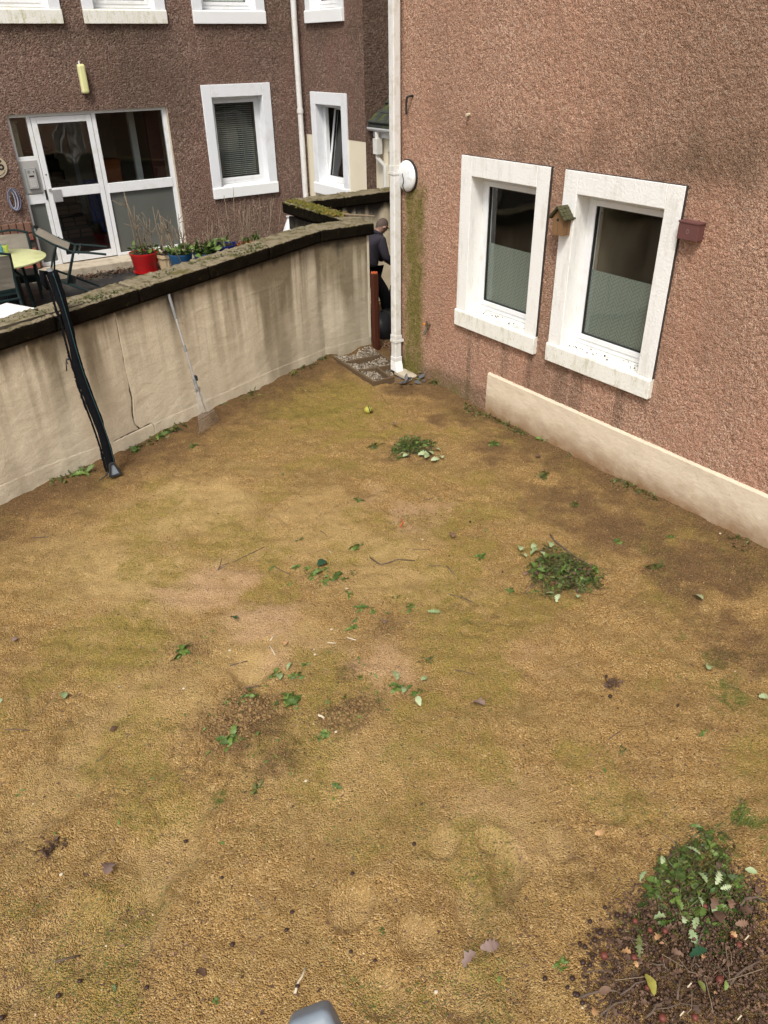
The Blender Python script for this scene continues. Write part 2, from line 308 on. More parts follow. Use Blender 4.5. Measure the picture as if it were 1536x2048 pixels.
M['mauve_leaf'] = leafmat('mauve_leaf', [(0, (.16, .105, .085)), (1, (.27, .19, .16))], .6)
M['grey_scrap'] = plain('grey_scrap', (.085, .08, .082), .6, .4, 15)
M['yellow_leaf'] = leafmat('yellow_leaf', [(0, (.20, .20, .04)), (1, (.30, .27, .06))])
M['conker'] = plain('dark_nut', (.03, .014, .010), .5, .5, 30); M['apple'] = plain('crab_apple', (.135, .038, .026), .5, .7, 30, .3)
M['pebble'] = leafmat('pebble', [(0, (.14, .08, .03)), (.5, (.30, .185, .075)), (.9, (.44, .30, .14)), (1, (.66, .56, .40))], .9)
M['chip'] = leafmat('stone_chip', [(0, (.06, .045, .032)), (.5, (.25, .205, .15)), (1, (.56, .49, .38))], .85)
M['ball'] = plain('yellow_ball', (.34, .31, .05), .6, .15, 30); M['ball_black'] = plain('ball_band', (.012, .012, .012), .6)
M['skin'] = plain('skin', (.32, .19, .145), .6, .08, 9); M['hair'] = plain('cropped_grey_hair', (.085, .062, .05), .8, .3, 60); M['jacket'] = plain('grey_fleece', (.040, .036, .046), .95, .12, 30, .1, bump=.003); M['trouser'] = plain('black_trousers', (.006, .006, .007), .9, .3, 20, .1); M['collar'] = plain('dark_collar', (.02, .02, .026), .9)
M['parasol'] = plain('off_white_canvas', (.70, .70, .73), .85, .06, 5); M['blue_cup'] = plain('pale_blue_plastic', (.16, .42, .55), .4); M['lime_cup'] = plain('lime_plastic', (.50, .60, .12), .4); M['rope'] = plain('mauve_blue_cord', (.12, .13, .20), .8); M['sack'] = plain('white_sack', (.6, .6, .6), .6, .15, 8); M['sack_black'] = plain('black_sack', (.008, .008, .009), .45, .3, 9)
M['plaque'] = plain('slate_cream_plaque', (.40, .33, .235), .7, .08, 9); M['print'] = plain('black_print', (.012, .011, .010), .7)
M['trolley'] = plain('navy_frame', (.012, .03, .12), .5); M['crate_orange'] = plain('orange_box', (.30, .09, .03), .7); M['handset'] = plain('pale_storage_heater', (.62, .58, .44), .6)
# ================================================================== THE SETTING
WS, WI = .36, 7.098                                     # garden wall face: y = WS x + WI
def lines(a, b, step, extra=()):
    L = sorted(set([round(a + (b - a) * i / max(1, round((b - a) / step)), 4) for i in range(max(1, round((b - a) / step)) + 1)] + [round(e, 4) for e in extra]))
    out = [L[0]]
    for v in L[1:]:
        if v - out[-1] > 1e-3: out.append(v)
    return np.array(out)
# --- the ground: one sheet, finely modelled inside the court
gx = np.concatenate([[-80, -30, -12], lines(-4, 6.6, .02), [8, 12, 30, 80]]); gy = np.concatenate([[-80, -30, -10, -3], lines(-.4, 9.4, .02), lines(9.6, 11, .2), [14, 30, 80]])
X, Y = np.meshgrid(gx, gy, indexing='ij'); fine = ((X > -4.1) & (X < 6.7) & (Y > -.5) & (Y < 9.5)).astype(float)
h = (fbm(X * 1.1, Y * 1.1, 1, 3) - .5) * .05 + (fbm(X * 4, Y * 4, 2, 4) - .5) * .05 + (fbm(X * 13, Y * 13, 3, 3) - .5) * .026
h += (vn(X * 50, Y * 50, 9) - .5) * .005
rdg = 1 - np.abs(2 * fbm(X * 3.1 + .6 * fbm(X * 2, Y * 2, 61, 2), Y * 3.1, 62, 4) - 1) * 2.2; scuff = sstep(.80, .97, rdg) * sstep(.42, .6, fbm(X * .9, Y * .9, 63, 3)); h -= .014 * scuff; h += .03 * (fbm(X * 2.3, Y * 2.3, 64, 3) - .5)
soil = np.zeros_like(X); foot = np.zeros_like(X)
def blob(px, py, r, ax=1., rot=0.):                     # soft round mask about a spot of the court
    p = at(px, py); dx, dy = X - p[0], Y - p[1]; c, s = math.cos(rot), math.sin(rot)
    wobx = (fbm(X * 5, Y * 5, 31, 3) - .5) * r * .9
    return np.sqrt(((dx * c + dy * s) / ax) ** 2 + (-dx * s + dy * c) ** 2) / r + wobx / r
for px, py, r, a in [(480, 1440, .42, 1), (700, 1420, .25, .8), (780, 1245, .22, .8), (380, 1290, .28, .7), (800, 1040, .3, .6), (960, 1050, .3, .6), (560, 1490, .3, .8), (700, 1340, .3, .6), (1230, 1370, .14, .7), (95, 1700, .12, .8), (640, 1160, .2, .6), (1130, 1140, .35, .5), (830, 900, .35, .5)]:
    soil = np.maximum(soil, a * (1 - sstep(.3, 1.1, blob(px, py, r))))
h += soil * ((fbm(X * 22, Y * 22, 5, 3) - .45) * .085)
for px, py, r, ax, rot, dp in [(975, 1680, .085, 1, 0, .022), (890, 1690, .09, 1, 0, .018), (1010, 1740, .10, 1.9, .9, .028), (940, 1800, .1, 1.6, .9, .02), (700, 1810, .13, 1, 0, .02), (830, 1870, .14, 1, 0, .02), (760, 1990, .12, 1, 0, .016), (930, 1990, .12, 1, 0, .016), (1210, 1600, .14, 1, 0, .014), (1120, 1690, .08, 1, 0, .015), (500, 1330, .2, 1, 0, .02), (250, 1850, .2, 1.6, .4, .02), (120, 1890, .2, 1.6, .4, .02), (330, 1700, .25, 1.6, .6, .018), (110, 1560, .25, 1.8, .6, .018)]:
    b_ = blob(px, py, r, ax, rot); foot = np.maximum(foot, 1 - sstep(.7, 1.0, b_)); dp *= 2.0; h += -dp * (1 - sstep(.55, 1.0, b_)) + dp * .25 * np.exp(-((b_ - 1.12) / .16) ** 2) * sstep(.35, .6, vn(X * 7, Y * 7, 44))
p = at(826, 1835); h += .035 * np.exp(-((X - p[0]) ** 2 + (Y - p[1]) ** 2) / .05 ** 2) * (vn(X * 30, Y * 30, 8) + .3)
# low rake ridges across the worked part of the court
rk = np.sin((X * .62 + Y * .78) * 34 + 5 * fbm(X * 1.3, Y * 1.3, 6, 2)) * sstep(.52, .7, fbm(X * .8, Y * .8, 7, 2)); h += rk * .004
wd = (WS * X + WI - Y) / 1.063; rd = 5.70 - X
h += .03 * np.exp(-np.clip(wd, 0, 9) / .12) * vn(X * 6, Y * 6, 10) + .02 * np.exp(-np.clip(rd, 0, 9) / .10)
h -= .06 * sstep(.35, .0, np.abs(X - 5.45) / .9) * sstep(7.45, 7.75, Y)      # the gravel bays by the gate lie a little lower
H = np.where(fine > .5, h, -.03) - .012
H[:, gy > 9.45] = -.02
def px_mask(lst):
    m = np.zeros_like(X)
    for px, py, r, a in lst: m = np.maximum(m, a * (1 - sstep(.25, 1.15, blob(px, py, r))))
    return m
n1 = fbm(X * 2.2, Y * 2.2, 11, 4); n2 = fbm(X * 7, Y * 7, 12, 4); n3 = fbm(X * 22, Y * 22, 13, 3)
moss = px_mask([(620, 800, 1.2, .95), (700, 830, .9, .8), (520, 860, .8, .5), (450, 1080, .7, .6), (230, 1270, .6, .75), (330, 1040, .8, .4), (900, 1220, .7, .55), (820, 1140, .7, .45), (880, 1450, .6, .55), (640, 1380, .4, .7), (520, 1400, .4, .4), (780, 1600, .5, .4), (60, 1150, .9, .3), (1000, 980, .7, .35), (160, 1500, .6, .3), (900, 1300, .5, .5), (700, 1100, .8, .4), (420, 1600, .5, .3), (1420, 1350, .5, .3)]) * (.35 + 1.1 * n2)
moss = np.clip(np.maximum(moss, .55 * sstep(.46, .68, n1)) * (.5 + .9 * n3), 0, .9)
pink = np.clip(px_mask([(420, 1170, .62, .9), (520, 1230, .5, .8), (760, 1340, .4, .8), (830, 1030, .45, .8), (1000, 1620, .5, .45), (760, 1290, .3, .5), (560, 1310, .4, .6), (240, 1430, .4, .4), (1050, 1330, .5, .4), (750, 1000, .5, .4)]) * (.3 + n2), 0, .85); pink = np.maximum(pink, foot * .30 * (.4 + n3))
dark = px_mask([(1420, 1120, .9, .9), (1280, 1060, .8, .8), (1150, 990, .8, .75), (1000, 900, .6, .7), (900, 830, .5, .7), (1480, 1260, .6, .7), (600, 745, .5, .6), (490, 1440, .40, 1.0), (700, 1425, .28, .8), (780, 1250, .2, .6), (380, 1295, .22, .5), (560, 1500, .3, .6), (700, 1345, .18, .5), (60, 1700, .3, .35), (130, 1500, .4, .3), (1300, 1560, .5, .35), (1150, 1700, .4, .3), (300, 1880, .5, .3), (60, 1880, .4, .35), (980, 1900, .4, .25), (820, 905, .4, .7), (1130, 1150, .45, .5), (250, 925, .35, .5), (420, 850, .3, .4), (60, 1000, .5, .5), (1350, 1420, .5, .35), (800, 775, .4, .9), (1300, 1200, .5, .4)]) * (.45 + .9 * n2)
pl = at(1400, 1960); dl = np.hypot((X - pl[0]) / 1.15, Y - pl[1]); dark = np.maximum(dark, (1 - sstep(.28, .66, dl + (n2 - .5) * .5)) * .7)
dark = np.maximum(dark, np.maximum(1.05 * np.exp(-np.clip(rd, 0, 9) / .55), 1.15 * np.exp(-np.clip(wd, 0, 9) / .75) * sstep(-2.2, .2, X)) * (.45 + 1.0 * n2))  # dark band along both wall feet: damp soil with occlusion shade painted in
dark = np.clip(np.maximum(dark, np.maximum(soil * .45, scuff * .42)), 0, .92)  # dug soil, plus scuff hollows coloured darker to stand in for crevice shade
palem = np.clip(.28 * foot + px_mask([(380, 1010, .9, .8), (620, 1060, .8, .7), (300, 1180, .8, .7), (760, 1130, .7, .7), (520, 1280, .6, .7), (900, 1180, .5, .5), (660, 1500, .6, .4), (300, 1400, .6, .4), (150, 1100, .7, .5), (1000, 1640, .4, .35)]) * (.15 + 1.3 * fbm(X * 3, Y * 3, 65, 4)), 0, .8)
green = np.clip(px_mask([(1430, 1290, .45, .6), (1450, 1380, .25, .6), (1500, 1620, .22, 1.), (1290, 1100, .3, .6), (1480, 1150, .4, .6), (640, 820, .7, .35), (1100, 950, .4, .4), (440, 1592, .08, .9), (1180, 1120, .35, .5), (1390, 1770, .35, .5)]) * sstep(.42, .7, n3 * .5 + n2 * .6), 0, .8)
fx = fine.astype(bool)
for a_ in (moss, pink, dark, green, palem): a_[~fx] = .1
V = np.stack([X, Y, H], -1).reshape(-1, 3)
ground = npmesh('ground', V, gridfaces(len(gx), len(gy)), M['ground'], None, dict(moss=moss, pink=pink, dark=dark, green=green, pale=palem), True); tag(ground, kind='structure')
ii = [np.searchsorted(gx, -3.9), np.searchsorted(gx, 6.5), np.searchsorted(gy, -.35), np.searchsorted(gy, 9.3)]
def gz(x, y):
    i = np.clip(np.searchsorted(gx, x) - 1, 0, len(gx) - 2); j = np.clip(np.searchsorted(gy, y) - 1, 0, len(gy) - 2)
    tx = (x - gx[i]) / (gx[i + 1] - gx[i]); ty = (y - gy[j]) / (gy[j + 1] - gy[j])
    return H[i, j] * (1 - tx) * (1 - ty) + H[i + 1, j] * tx * (1 - ty) + H[i, j + 1] * (1 - tx) * ty + H[i + 1, j + 1] * tx * ty
def gat(px, py):
    p = at(px, py)
    for _ in range(3): p = at(px, py, float(gz(p[0], p[1])))
    return p
# --- terrace behind the garden wall
ter = MB().prism([(-14, -14 * WS + WI + .16), (5.09, 9.06), (5.98, 9.10), (5.98, 10.88), (16, 10.88), (16, 13.99), (-14, 13.99)], -.2, .5)
tag(obj('terrace', ter, M['tarmac']), kind='structure')
tag(obj('entrance_step', MB().box((2.35, 13.55, .49), (5.45, 13.985, .63)), M['concrete'], bev=.012), kind='structure')
# ------------------------------------------------------------------ wall sheets with openings
def sheet(name, F, u0, u1, v0, v1, holes, mat, parent, mossf=None, dampf=None, step=.12, fine=None):
    us = lines(u0, u1, step, [h_[0] for h_ in holes] + [h_[1] for h_ in holes]); vs_ = lines(v0, v1, step, [h_[2] for h_ in holes] + [h_[3] for h_ in holes])
    if fine:
        us = np.unique(np.round(np.concatenate([us, lines(-fine[1], -fine[0], fine[4])]), 4)); vs_ = np.unique(np.round(np.concatenate([vs_, lines(fine[2], fine[3], fine[4])]), 4))
    U, W = np.meshgrid(us, vs_, indexing='ij'); uc = (us[:-1] + us[1:]) / 2; vc = (vs_[:-1] + vs_[1:]) / 2; UC, VC = np.meshgrid(uc, vc, indexing='ij')
    keep = np.ones(UC.shape, bool)
    for a, b, c, d in holes: keep &= ~((UC > a) & (UC < b) & (VC > c) & (VC < d))
    if fine:                                             # thrown pebbles and pits of the harling as real relief
        d_ = (.60 * vn(U * 56, W * 56, 61) + .25 * vn(U * 80, W * 80, 62) + .42 * vn(U * 34, W * 34, 63) - .63) * .014 + (fbm(U * 2.5, W * 2.5, 64, 3) - .5) * .012; d_ = np.where((U > -8 + .01), d_, 0)
        P = np.stack([XR - d_, -U, W], -1).reshape(-1, 3)
    else: P = np.array([F(u, v, 0) for u, v in zip(U.ravel(), W.ravel())])
    z = np.zeros(U.size)
    return npmesh(name, P, gridfaces(len(us), len(vs_), keep), mat, parent, smooth=bool(fine), attrs=dict(moss=mossf(U, W).ravel() if mossf else z, damp=dampf(U, W).ravel() if dampf else z))
XR, YF, XW, YE = 5.696, 14.0, 7.82, 11.93
FR = lambda u, v, d: (XR - d, -u, v)                     # right building: u = -y, d outwards
FF = lambda u, v, d: (u, YF - d, v)                      # entrance front
FW = lambda u, v, d: (XW - d, -u, v)                     # return front
FE = lambda u, v, d: (u, YE - d, v)
OW, OH = 1.31, 1.82
def mid_obj(name, F, a, b, mat, parent, bev=0): return obj(name, MB().box(a, b, F), mat, parent, bev=bev)
def window(bld, F, u0, v0, sillmat, film=False, blind=False, tilt=False, H=OH, room=M['room'], light=None, label=None):
    f = lambda u, v, d: F(u0 + u, v0 + v, d)
    wmb = MB().box((0, .19, -.2), (.172, H, .03), f).box((OW - .172, .19, -.2), (OW, H, .03), f).box((.172, H - .195, -.2), (OW - .172, H, .03), f)
    win = obj('window', wmb, M['white'] if film else M['white_clean'], bld, bev=.006)
    if label: win['label'] = label
    if film: obj('edge', MB().box((OW + .0005, .192, .001), (OW + .005, H, .029), f).box((0, H + .0005, .001), (OW + .005, H + .004, .026), f), M['edge'], win)
    s = MB(); prof = [(-.02, 0), (.052, 0), (.055, .17), (.048, .187), (-.2, .212), (-.2, .05)]
    n = len(prof); vs = [f(uu, v, d) for uu in (-.003, OW + .003) for d, v in prof]
    s.add(vs, [tuple(range(n)), tuple(range(2 * n - 1, n - 1, -1))] + [(i, (i + 1) % n, n + (i + 1) % n, n + i) for i in range(n)]); obj('sill', s, sillmat, win, bev=.006)
    a, b, c, d = .172, OW - .172, .212, H - .195
    def rect(mb, a, b, c, d, t, d0, d1, g=f): mb.box((a, c, d0), (a + t, d, d1), g).box((b - t, c, d0), (b, d, d1), g).box((a + t, c, d0), (b - t, c + t, d1), g).box((a + t, d - t, d0), (b - t, d, d1), g); return mb
    obj('frame', rect(MB(), a, b, c, d, .055, -.215, -.145), M['upvc'], win, bev=.004)
    g = (lambda u, v, dd: f(u, v, dd - (v - c) * .17)) if tilt else f
    a2, b2, c2, d2 = a + .052, b - .052, c + .052, d - .052
    obj('sash', rect(MB(), a2, b2, c2, d2, .05, -.205, -.135, g), M['upvc'], win, bev=.004)
    obj('gasket', rect(MB(), a2 + .049, b2 - .049, c2 + .049, d2 - .049, .009, -.18, -.147, g), M['gasket'], win)
    a3, b3, c3, d3 = a2 + .05, b2 - .05, c2 + .05, d2 - .05
    obj('pane', MB().box((a3, c3, -.172), (b3, d3, -.166), g), M['glass'], win)
    rm = MB(); A, B, Z0, Z1, D = -.5, OW + .5, -.75, H + .4, -2.6
    r = M['hall'] if light else room
    rb = [f(*p) for p in [(A, Z0, -.2), (B, Z0, -.2), (B, Z1, -.2), (A, Z1, -.2), (A, Z0, D), (B, Z0, D), (B, Z1, D), (A, Z1, D)]]
    rm.add(rb, [(0, 1, 5, 4), (1, 2, 6, 5), (2, 3, 7, 6), (3, 0, 4, 7), (4, 5, 6, 7)])
    rm.box((A, Z0, -.21), (a, Z1, -.202), f).box((b, Z0, -.21), (B, Z1, -.202), f).box((a, Z0, -.21), (b, c, -.202), f).box((a, d, -.21), (b, Z1, -.202), f)
    obj('room', rm, r, win, fix=False)
    if light: obj('roller_blind', MB().box((a3 - .02, c3 - .02, -.235), (b3 + .02, d3, -.23), f), M['sill_clean'], win)
    if film:
        ft = c3 + .63; obj('frosted_film', MB().box((a3, c3, -.178), (b3, ft, -.1745), f), M['film'], win)
        T = MB(); L_, W_ = .088, .029; ct = math.cos(.62); st = math.sin(.62)
        def clip(poly):
            for ax, lim, sg in ((0, a3, 1), (0, b3, -1), (1, c3, 1), (1, ft, -1)):
                out = []
                for i in range(len(poly)):
                    p, q = poly[i - 1], poly[i]; dp_, dq = (p[ax] - lim) * sg, (q[ax] - lim) * sg
                    if dp_ * dq < 0: t_ = dp_ / (dp_ - dq); out.append((p[0] + (q[0] - p[0]) * t_, p[1] + (q[1] - p[1]) * t_))
                    if dq >= 0: out.append(q)
                poly = out
                if len(poly) < 3: return None
            return poly
        w_ = L_ / 3; g_ = .0022
        for k in range(-30, 40):
            for m in range(-30, 40):
                # herringbone: bricks 3 x 1 laid in steps of one width
                for kind in (0, 1):
                    ox = (k + m * 3) * w_; oy = (k - m * 3) * w_
                    q = [(ox, oy), (ox + L_, oy), (ox + L_, oy + w_), (ox, oy + w_)] if kind == 0 else [(ox, oy + w_), (ox + w_, oy + w_), (ox + w_, oy + w_ + L_), (ox, oy + w_ + L_)]
                    cx = sum(p[0] for p in q) / 4; cy = sum(p[1] for p in q) / 4
                    q = [(p[0] - g_ * (1 if p[0] > cx else -1), p[1] - g_ * (1 if p[1] > cy else -1)) for p in q]
                    if math.hypot(cx, cy) > 1.5: continue
                    q = [(OW / 2 + x * ct - y * st, (c3 + ft) / 2 + x * st + y * ct) for x, y in q]
                    q = clip(q)
                    if q: T.poly([f(x, y, -.1738) for x, y in q])
        o = obj('film_pattern', T, M['film_tile'], win, fix=False); o['kind'] = 'stuff'
    if blind:
        ns = 36; me = None
        for k in range(ns):
            v = c3 + .02 + (d3 - c3 - .05) * k / (ns - 1)
            if me is None:
                base = MB().add([f(a3 + .01, 0, -.235), f(b3 - .01, 0, -.235), f(b3 - .01, .010, -.255), f(a3 + .01, .010, -.255)], [(0, 1, 2, 3)]); base.add([f(a3 + .01, .0012, -.235), f(b3 - .01, .0012, -.235), f(b3 - .01, .0112, -.255), f(a3 + .01, .0112, -.255)], [(3, 2, 1, 0)])
                o = obj('blind_slat', base, M['slat'], win); me = o
            else: o = cp(me, win)
            o.location = (0, 0, v)
        for uu in (.3, .7): obj('blind_cord', MB().tube([f(a3 + (b3 - a3) * uu, c3, -.23), f(a3 + (b3 - a3) * uu, d3, -.23)], .0025, 5), M['slat'], win)
    return win
M['white_clean'] = plain('clean_white_masonry', (.70, .72, .745), .6, .05, 3, dirt=(.60, .61, .62), dsc=3)
M['edge'] = plain('unpainted_edge', (.045, .035, .03), .9, .4, 12); M['slat'] = plain('grey_blind_slat', (.30, .31, .30), .5)
# ------------------------------------------------------------------ right-hand building
rbld = thing('rendered_building', (XR, 0, 0), 'near pink-brown pebbledash building with two white framed windows and a cream plinth', 'building')
yw = [(-6.805, .9), (-5.315, .9)]
mossR = lambda U, W: np.clip((sstep(.30, .08, np.abs(-U - 7.68) + .10 * (vn(U * 9, W * 3, 3) - .5)) * sstep(2.45, 2.2, W) * (.7 + .4 * vn(U * 14, W * 6, 4)))
    * (.72 + .4 * sstep(.3, .65, fbm(U * 16, W * 10, 66, 3))) + sstep(.45, .0, W + .3 * vn(U * 5, W * 3, 6)) * sstep(6.2, 6.9, -U) * .75, 0, .85)
dampR = lambda U, W: np.clip(sstep(.9, .1, np.abs(-U - 3.95 - .25 * (W - 3.4)) + .5 * (vn(U * 3, W * 1.2, 5) - .5)) * sstep(2.6, 3.0, W) * .42 + sstep(.5, 0., np.abs(W - 2.85) + .3 * vn(U * 6, W * 3, 8)) * sstep(3.2, 3.6, -U) * .45 * sstep(7.2, 6.6, -U) + sstep(.25, .05, np.abs(-U - 5.40)) * .25 * (W < 2.8) + .45 * sstep(.92, .86, W) * sstep(.05, .75, W + .45 * vn(U * 13, W * 1.2, 67)) * sstep(.45, .7, vn(U * 14, W * .6, 68)) * (((-U > 4.0) & (-U < 5.32)) | ((-U > 5.5) & (-U < 6.8))) + .5 * sstep(.16, .0, W - .3 * vn(U * 4, W, 69)) * (-U > 6.2), 0, .85)
sheet('wall', FR, -8.0, 6.0, -.3, 8.6, [(u + .06, u + OW - .06, v + .08, v + OH - .06) for u, v in yw], M['cast_right'], rbld, mossR, dampR, .06, fine=(2.25, 8.0, -.05, 5.3, .0125))
sheet('wall', lambda u, v, d: (u, 8.0, v), XR, 15, -.3, 8.6, [], M['cast_right'], rbld, step=.5)
obj('roof', MB().box((XR - .35, -6, 8.61), (15, 8.3, 8.8)), M['slate'], rbld)
for u, v in yw: window(rbld, FR, u, v, M['sill'], film=True, label='smaller looking far window of the pair with dirt on its sill' if u < -6 else 'near window of the pair with a cracked top corner')
# plinth: slightly proud smooth cream band with a sloped top
pm = MB(); ys = lines(-6, 6.2, .1); prof = [(-.01, -.2), (.035, -.2), (.032, .20), (.026, .46), (.012, .478), (-.01, .48)]
for k, y in enumerate(ys):
    for d, z in prof: pm.v.append((XR - d - .006 * (vn(y * 4, z * 5, 71) - .5), y, z))
n = len(prof)
for k in range(len(ys) - 1):
    for i in range(n - 1): pm.f.append((k * n + i, k * n + i + 1, (k + 1) * n + i + 1, (k + 1) * n + i))
pm.f.append(tuple(range((len(ys) - 1) * n, len(ys) * n)))
obj('plinth', pm, M['plinth'], rbld)
dp = MB().box((5.555, 7.885, .10), (5.655, 7.985, 8.5)); dpo = obj('downpipe', dp, M['pipe'], rbld, bev=.012)
for z in (2.42, .385, 5.2): obj('collar', MB().box((5.547, 7.877, z), (5.69, 7.993, z + .035)).box((5.551, 7.881, z + .035), (5.659, 7.989, z + .10)), M['pipe'], dpo, bev=.004)
obj('shoe', MB().hexa([(5.55, 7.88, .12), (5.66, 7.88, .12), (5.55, 7.99, .12), (5.66, 7.99, .12), (5.55, 7.88, .19), (5.66, 7.88, .19), (5.55, 7.99, .19), (5.66, 7.99, .19)]).hexa([(5.52, 7.80, .015), (5.63, 7.80, .015), (5.52, 7.95, .015), (5.63, 7.95, .015), (5.548, 7.878, .13), (5.658, 7.878, .13), (5.548, 7.988, .13), (5.658, 7.988, .13)]), M['pipe'], dpo, bev=.006)
# ------------------------------------------------------------------ left-hand building
lbld = thing('rendered_building', (3.8, YF, .5), 'far brown pebbledash building with a glazed entrance and bluish-white framed windows', 'building')
vF = 1.372; vU = 4.07
fw = [(5.83, vF)]; fu = [(2.448, vU), (4.082, vU), (5.85, vU), (-3., vU), (.2, vU), (-3, vF), (-6, vU)]
ENT = (2.64, 5.19, .62, 2.90)
dampL = lambda U, W: np.clip(.5 * sstep(.3, .0, np.abs(W - 3.95) + .2 * vn(U * 4, W, 5)) + .35 * sstep(.5, .75, fbm(U * .8, W * .35, 9, 3)), 0, .7)
sheet('wall', FF, -14, XW, .3, 9.2, [(u + .06, u + OW - .06, v + .08, v + OH - .06) for u, v in fw + fu] + [ENT], M['cast_left'], lbld, None, dampL, .15)
ww = [(-13.70, 1.335 - .11 + .105), (-13.71, vU)]
FWc = lambda u, v, d: FW(u, v, d)
sheet('wall', FW, -YF, -YE, 2.33, 9.2, [(u + .06, u + 1.25 - .06, max(2.33, v + .08), v + (1.70 if v < 2 else OH) - .06) for u, v in ww], M['cast_left'], lbld, None, dampL, .15)
sheet('wall', FE, XW, 16, .3, 9.2, [], M['cast_left'], lbld, None, lambda U, W: np.full(U.shape, .45), .3)
sheet('cream_panel', lambda u, v, d: (XW + .004, -u, v), -YF, -YE, .3, 2.33, [(ww[0][0] + .06, ww[0][0] + 1.25 - .06, 1.41, 2.33)], M['cream_panel'], lbld, step=.5)
obj('roof', MB().box((-14, 13.6, 9.21), (16, 20, 9.4)), M['slate'], lbld)
for u, v in fw: window(lbld, FF, u, v, M['sill_clean'], blind=True, label='ground floor window with grey venetian blind half open')
for i, (u, v) in enumerate(fu[:5] + fu[6:]): window(lbld, FF, u, v, M['sill_moss'] if i in (0, 1) else M['sill_clean'], light=True)
window(lbld, FF, -3, vF, M['sill_clean'])
OW_ = OW; OW = 1.22
window(lbld, FW, -13.70, 1.335, M['sill_clean'], tilt=True, H=1.70, label='narrow looking ground floor window with its sash tilted open')
window(lbld, FW, -13.70, vU, M['sill_clean'], light=True); OW = OW_
ldp = obj('downpipe', MB().tube([(7.70, 13.93, .45), (7.70, 13.93, 9.1)], .052, 12, flat=1), M['pipe'], lbld, smooth='auto')
for z in (2.68, 6.0): obj('collar', MB().tube([(7.70, 13.93, z), (7.70, 13.93, z + .07)], .064, 12), M['pipe'], ldp, smooth='auto')
obj('corner_strip', MB().box((7.765, 13.955, .4), (7.815, 13.995, 9.1)), M['cast_left'], lbld)
# entrance: white aluminium screen and door
fe = lambda u, v, d: FF(u, v, d)
def fbar(mb, u0, u1, v0, v1, d0=-.14, d1=-.07): return mb.box((u0, v0, d0), (u1, v1, d1), fe)
E0, E1, EB, ET = 2.64, 5.19, .62, 2.90
sc = MB(); fbar(sc, E0, E0 + .045, EB, ET); fbar(sc, E1 - .07, E1, EB, ET); fbar(sc, E0 + .045, E1 - .07, ET - .05, ET); fbar(sc, 2.93, 2.985, EB, ET - .05); fbar(sc, 3.93, 3.995, EB, ET - .05)
fbar(sc, 3.995, E1 - .07, 1.65, 1.80, -.135, -.06); fbar(sc, 3.995, E1 - .07, EB, EB + .045); fbar(sc, E0 + .045, 2.93, 2.23, 2.30); fbar(sc, E0 + .045, 2.93, 1.60, 1.74); fbar(sc, E0 + .045, 2.93, EB, EB + .06)
scr = obj('entrance_screen', sc, M['upvc'], lbld, bev=.004)
for a, b, c, d, m in [(3.995, E1 - .07, 1.80, ET - .05, 'glass'), (3.995, E1 - .07, EB + .045, 1.65, 'obscure'), (E0 + .045, 2.93, 2.30, ET - .05, 'glass'), (E0 + .045, 2.93, EB + .06, 1.60, 'obscure')]:
    o = obj('pane', MB().box((a, c, -.112), (b, d, -.104), fe), M[m], scr)
    if m == 'obscure': o['label'] = 'grey obscured lower pane'
obj('lower_panel', MB().box((E0 + .045, 1.74, -.135), (2.93, 2.23, -.08), fe), M['intercom'], scr)
D0, D1, DB, DT = 2.992, 3.923, .635, 2.845
dm = MB(); fbar(dm, D0, D0 + .085, DB, DT, -.13, -.065); fbar(dm, D1 - .085, D1, DB, DT, -.13, -.065); fbar(dm, D0 + .085, D1 - .085, DT - .095, DT, -.13, -.065); fbar(dm, D0 + .085, D1 - .085, 1.665, 1.815, -.13, -.06); fbar(dm, D0 + .085, D1 - .085, DB, DB + .125, -.13, -.065)
door = obj('entrance_door', dm, M['upvc'], lbld, bev=.005)
obj('pane', MB().box((D0 + .085, 1.815, -.10), (D1 - .085, DT - .095, -.094), fe), M['glass'], door); obj('pane', MB().box((D0 + .085, DB + .125, -.10), (D1 - .085, 1.665, -.094), fe), M['glass'], door)
for a, b, c, d in ((D0 + .085, D1 - .085, 1.815, DT - .095), (D0 + .085, D1 - .085, DB + .125, 1.665)): obj('gasket', MB().box((a, c, -.09), (a + .01, d, -.066), fe).box((b - .01, c, -.09), (b, d, -.066), fe).box((a, c, -.09), (b, c + .01, -.066), fe).box((a, d - .01, -.09), (b, d, -.066), fe), M['gasket'], door)
obj('push_plate', MB().box((D0 + .07, 1.60, -.06), (D0 + .22, 1.79, -.045), fe), M['steel'], door, bev=.004)
obj('lock', MB().lathe([(.022, 0), (.022, .02), (.012, .022)], (0, 0, 0), 14).v and MB().tube([fe(D0 + .05, 1.79, -.066), fe(D0 + .05, 1.79, -.045)], .024, 14), M['steel'], door)
obj('keyhole', MB().tube([fe(D0 + .045, 2.02, -.066), fe(D0 + .045, 2.02, -.06)], .012, 10), M['gasket'], door)
obj('strike', MB().box((2.955, 1.65, -.07), (2.983, 1.80, -.058), fe), M['gasket'], scr)
obj('door_gap', MB().box((2.985, DB, -.12), (2.9915, DT, -.09), fe).box((3.9235, DB, -.12), (3.93, DT, -.09), fe), M['gasket'], scr)
